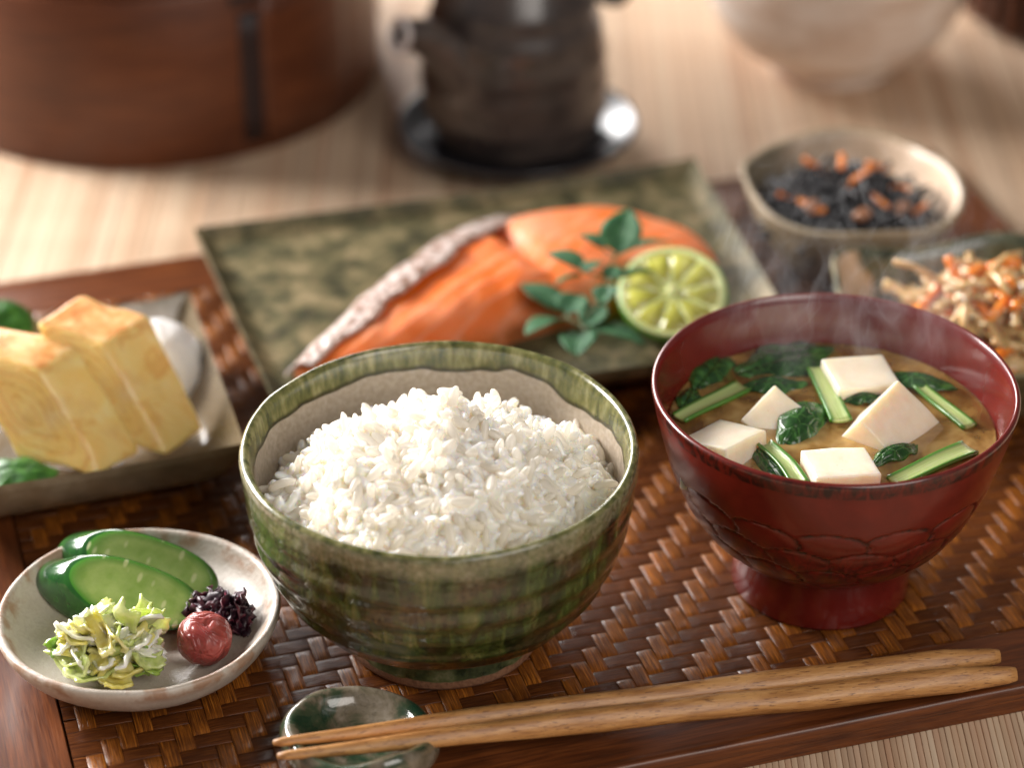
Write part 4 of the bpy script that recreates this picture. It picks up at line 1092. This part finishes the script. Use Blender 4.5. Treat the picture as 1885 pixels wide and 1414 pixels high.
tube('spout_throat', [tuple(sc_-sn*.6), tuple(sc_-sn*.04)], [.42, .50], 'dark_bark', pt, n=16)
tube('handle', catmull([(3.2, .0, 6.6), (4.2, -.1, 6.2), (4.75, -.1, 6.9), (4.6, -.1, 7.9), (3.6, 0, 8.4), (2.6, 0, 8.0)], 30), .30, 'dark_glaze', pt, n=12)

wb = thing('cream_bowl', 'large cream-white glazed bowl with pinkish blush at the back right', 'bowl', (16.75, 43.4, TZ))
bo = catmull([(2.75, 0), (2.85, .15), (2.8, .55), (3.4, .85), (4.6, 1.6), (5.5, 2.9), (5.95, 4.4), (6.15, 6.2), (6.15, 7.6)], 44)
lathe('bowl_wall', [(0, .3), (2.3, .3), (2.4, 0)]+[tuple(p) for p in bo]+[(6.1, 7.75), (5.9, 7.75), (5.8, 7.5), (5.6, 5), (4.6, 2.6), (2, 1.2), (0, 1.1)], 'white_glaze', wb, n=110, f=lambda th, r, z, k: (r*(1+.01*fbm(cos(th)*2, sin(th)*2, z*.4)), z))
db = thing('slatted_basket', 'dark brown slatted bamboo basket cut off at the top right corner', 'basket', (30.9, 50.6, TZ))
lathe('basket_body', [(0, .1), (7.0, .1), (7.1, .3), (7.3, 9.0), (7.0, 9.1), (6.7, 9.0), (6.6, .8), (0, .8)], 'dark_bark', db, n=64)
sl = None
for k in range(36):
    a = 2*PI*k/36; pos = (7.30*cos(a), 7.30*sin(a), 4.6)
    if sl is None: sl = rounded_box('slat', .22, .62, 8.8, .07, 'bent_wood', db, pos, (0, 0, a), cuts=1)
    else: link('slat', sl.data, db, pos, (0, 0, a))

# ================================================================ steam
def steam():
    n = NT('steam'); t = n.t
    c = n.co((1, 1, .55)); 
    w_ = n.node('ShaderNodeTexNoise', {'Vector': c, 'Scale': .22, 'Detail': 2.}).outputs[1]
    v = n.node('ShaderNodeVectorMath', {0: c, 1: n.node('ShaderNodeVectorMath', {0: w_, 'Scale': 9.}, operation='SCALE').outputs[0]}, operation='ADD').outputs[0]
    a = n.noise(v, .30, 3, .55, .8)
    ridge = n.math('ABSOLUTE', n.math('SUBTRACT', a, .5))
    gz = n.sep(n.node('ShaderNodeTexCoord').outputs['Generated'])[2]
    width = n.ramp(gz, (.12, 1.), (.62, .22))
    wisps = n.ramp(n.math('DIVIDE', ridge, width), (.0, 1.), (.028, .28), (.070, .0))
    s = n.sep(c); 
    gx = n.node('ShaderNodeTexCoord').outputs['Generated']
    cc = n.node('ShaderNodeVectorMath', {0: gx, 1: (.5, .5, .5)}, operation='SUBTRACT').outputs[0]
    ln = n.node('ShaderNodeVectorMath', {0: cc}, operation='LENGTH').outputs[1]
    fall = n.ramp(ln, (.18, 1.), (.48, 0.))
    soft = n.math('MULTIPLY', n.ramp(n.noise(v, .16, 2), (.45, 0.), (.7, .10)), n.ramp(gz, (.1, 1.), (.4, 0.)))
    d = n.math('MULTIPLY', n.math('MULTIPLY', n.math('ADD', wisps, soft), fall), 9.0)
    vol = n.node('ShaderNodeVolumePrincipled', {'Color': (.95, .95, .97, 1), 'Density': d, 'Anisotropy': .3})
    t.links.new(vol.outputs[0], n.out.inputs[1]); MATS['steam'] = n.m
steam()
bm = bmesh.new(); bmesh.ops.create_icosphere(bm, subdivisions=3, radius=1)
V = [(v.co.x*6.2+1.6*v.co.z, v.co.y*5.2+1.2*v.co.z, v.co.z*5.2) for v in bm.verts]; F = [[v.index for v in f.verts] for f in bm.faces]; bm.free()
tag(mesh('steam', V, F, 'steam', None, (12.9, 4.9, 10.6)), 'thin white steam wisps rising from the hot soup', 'steam', kind='stuff')
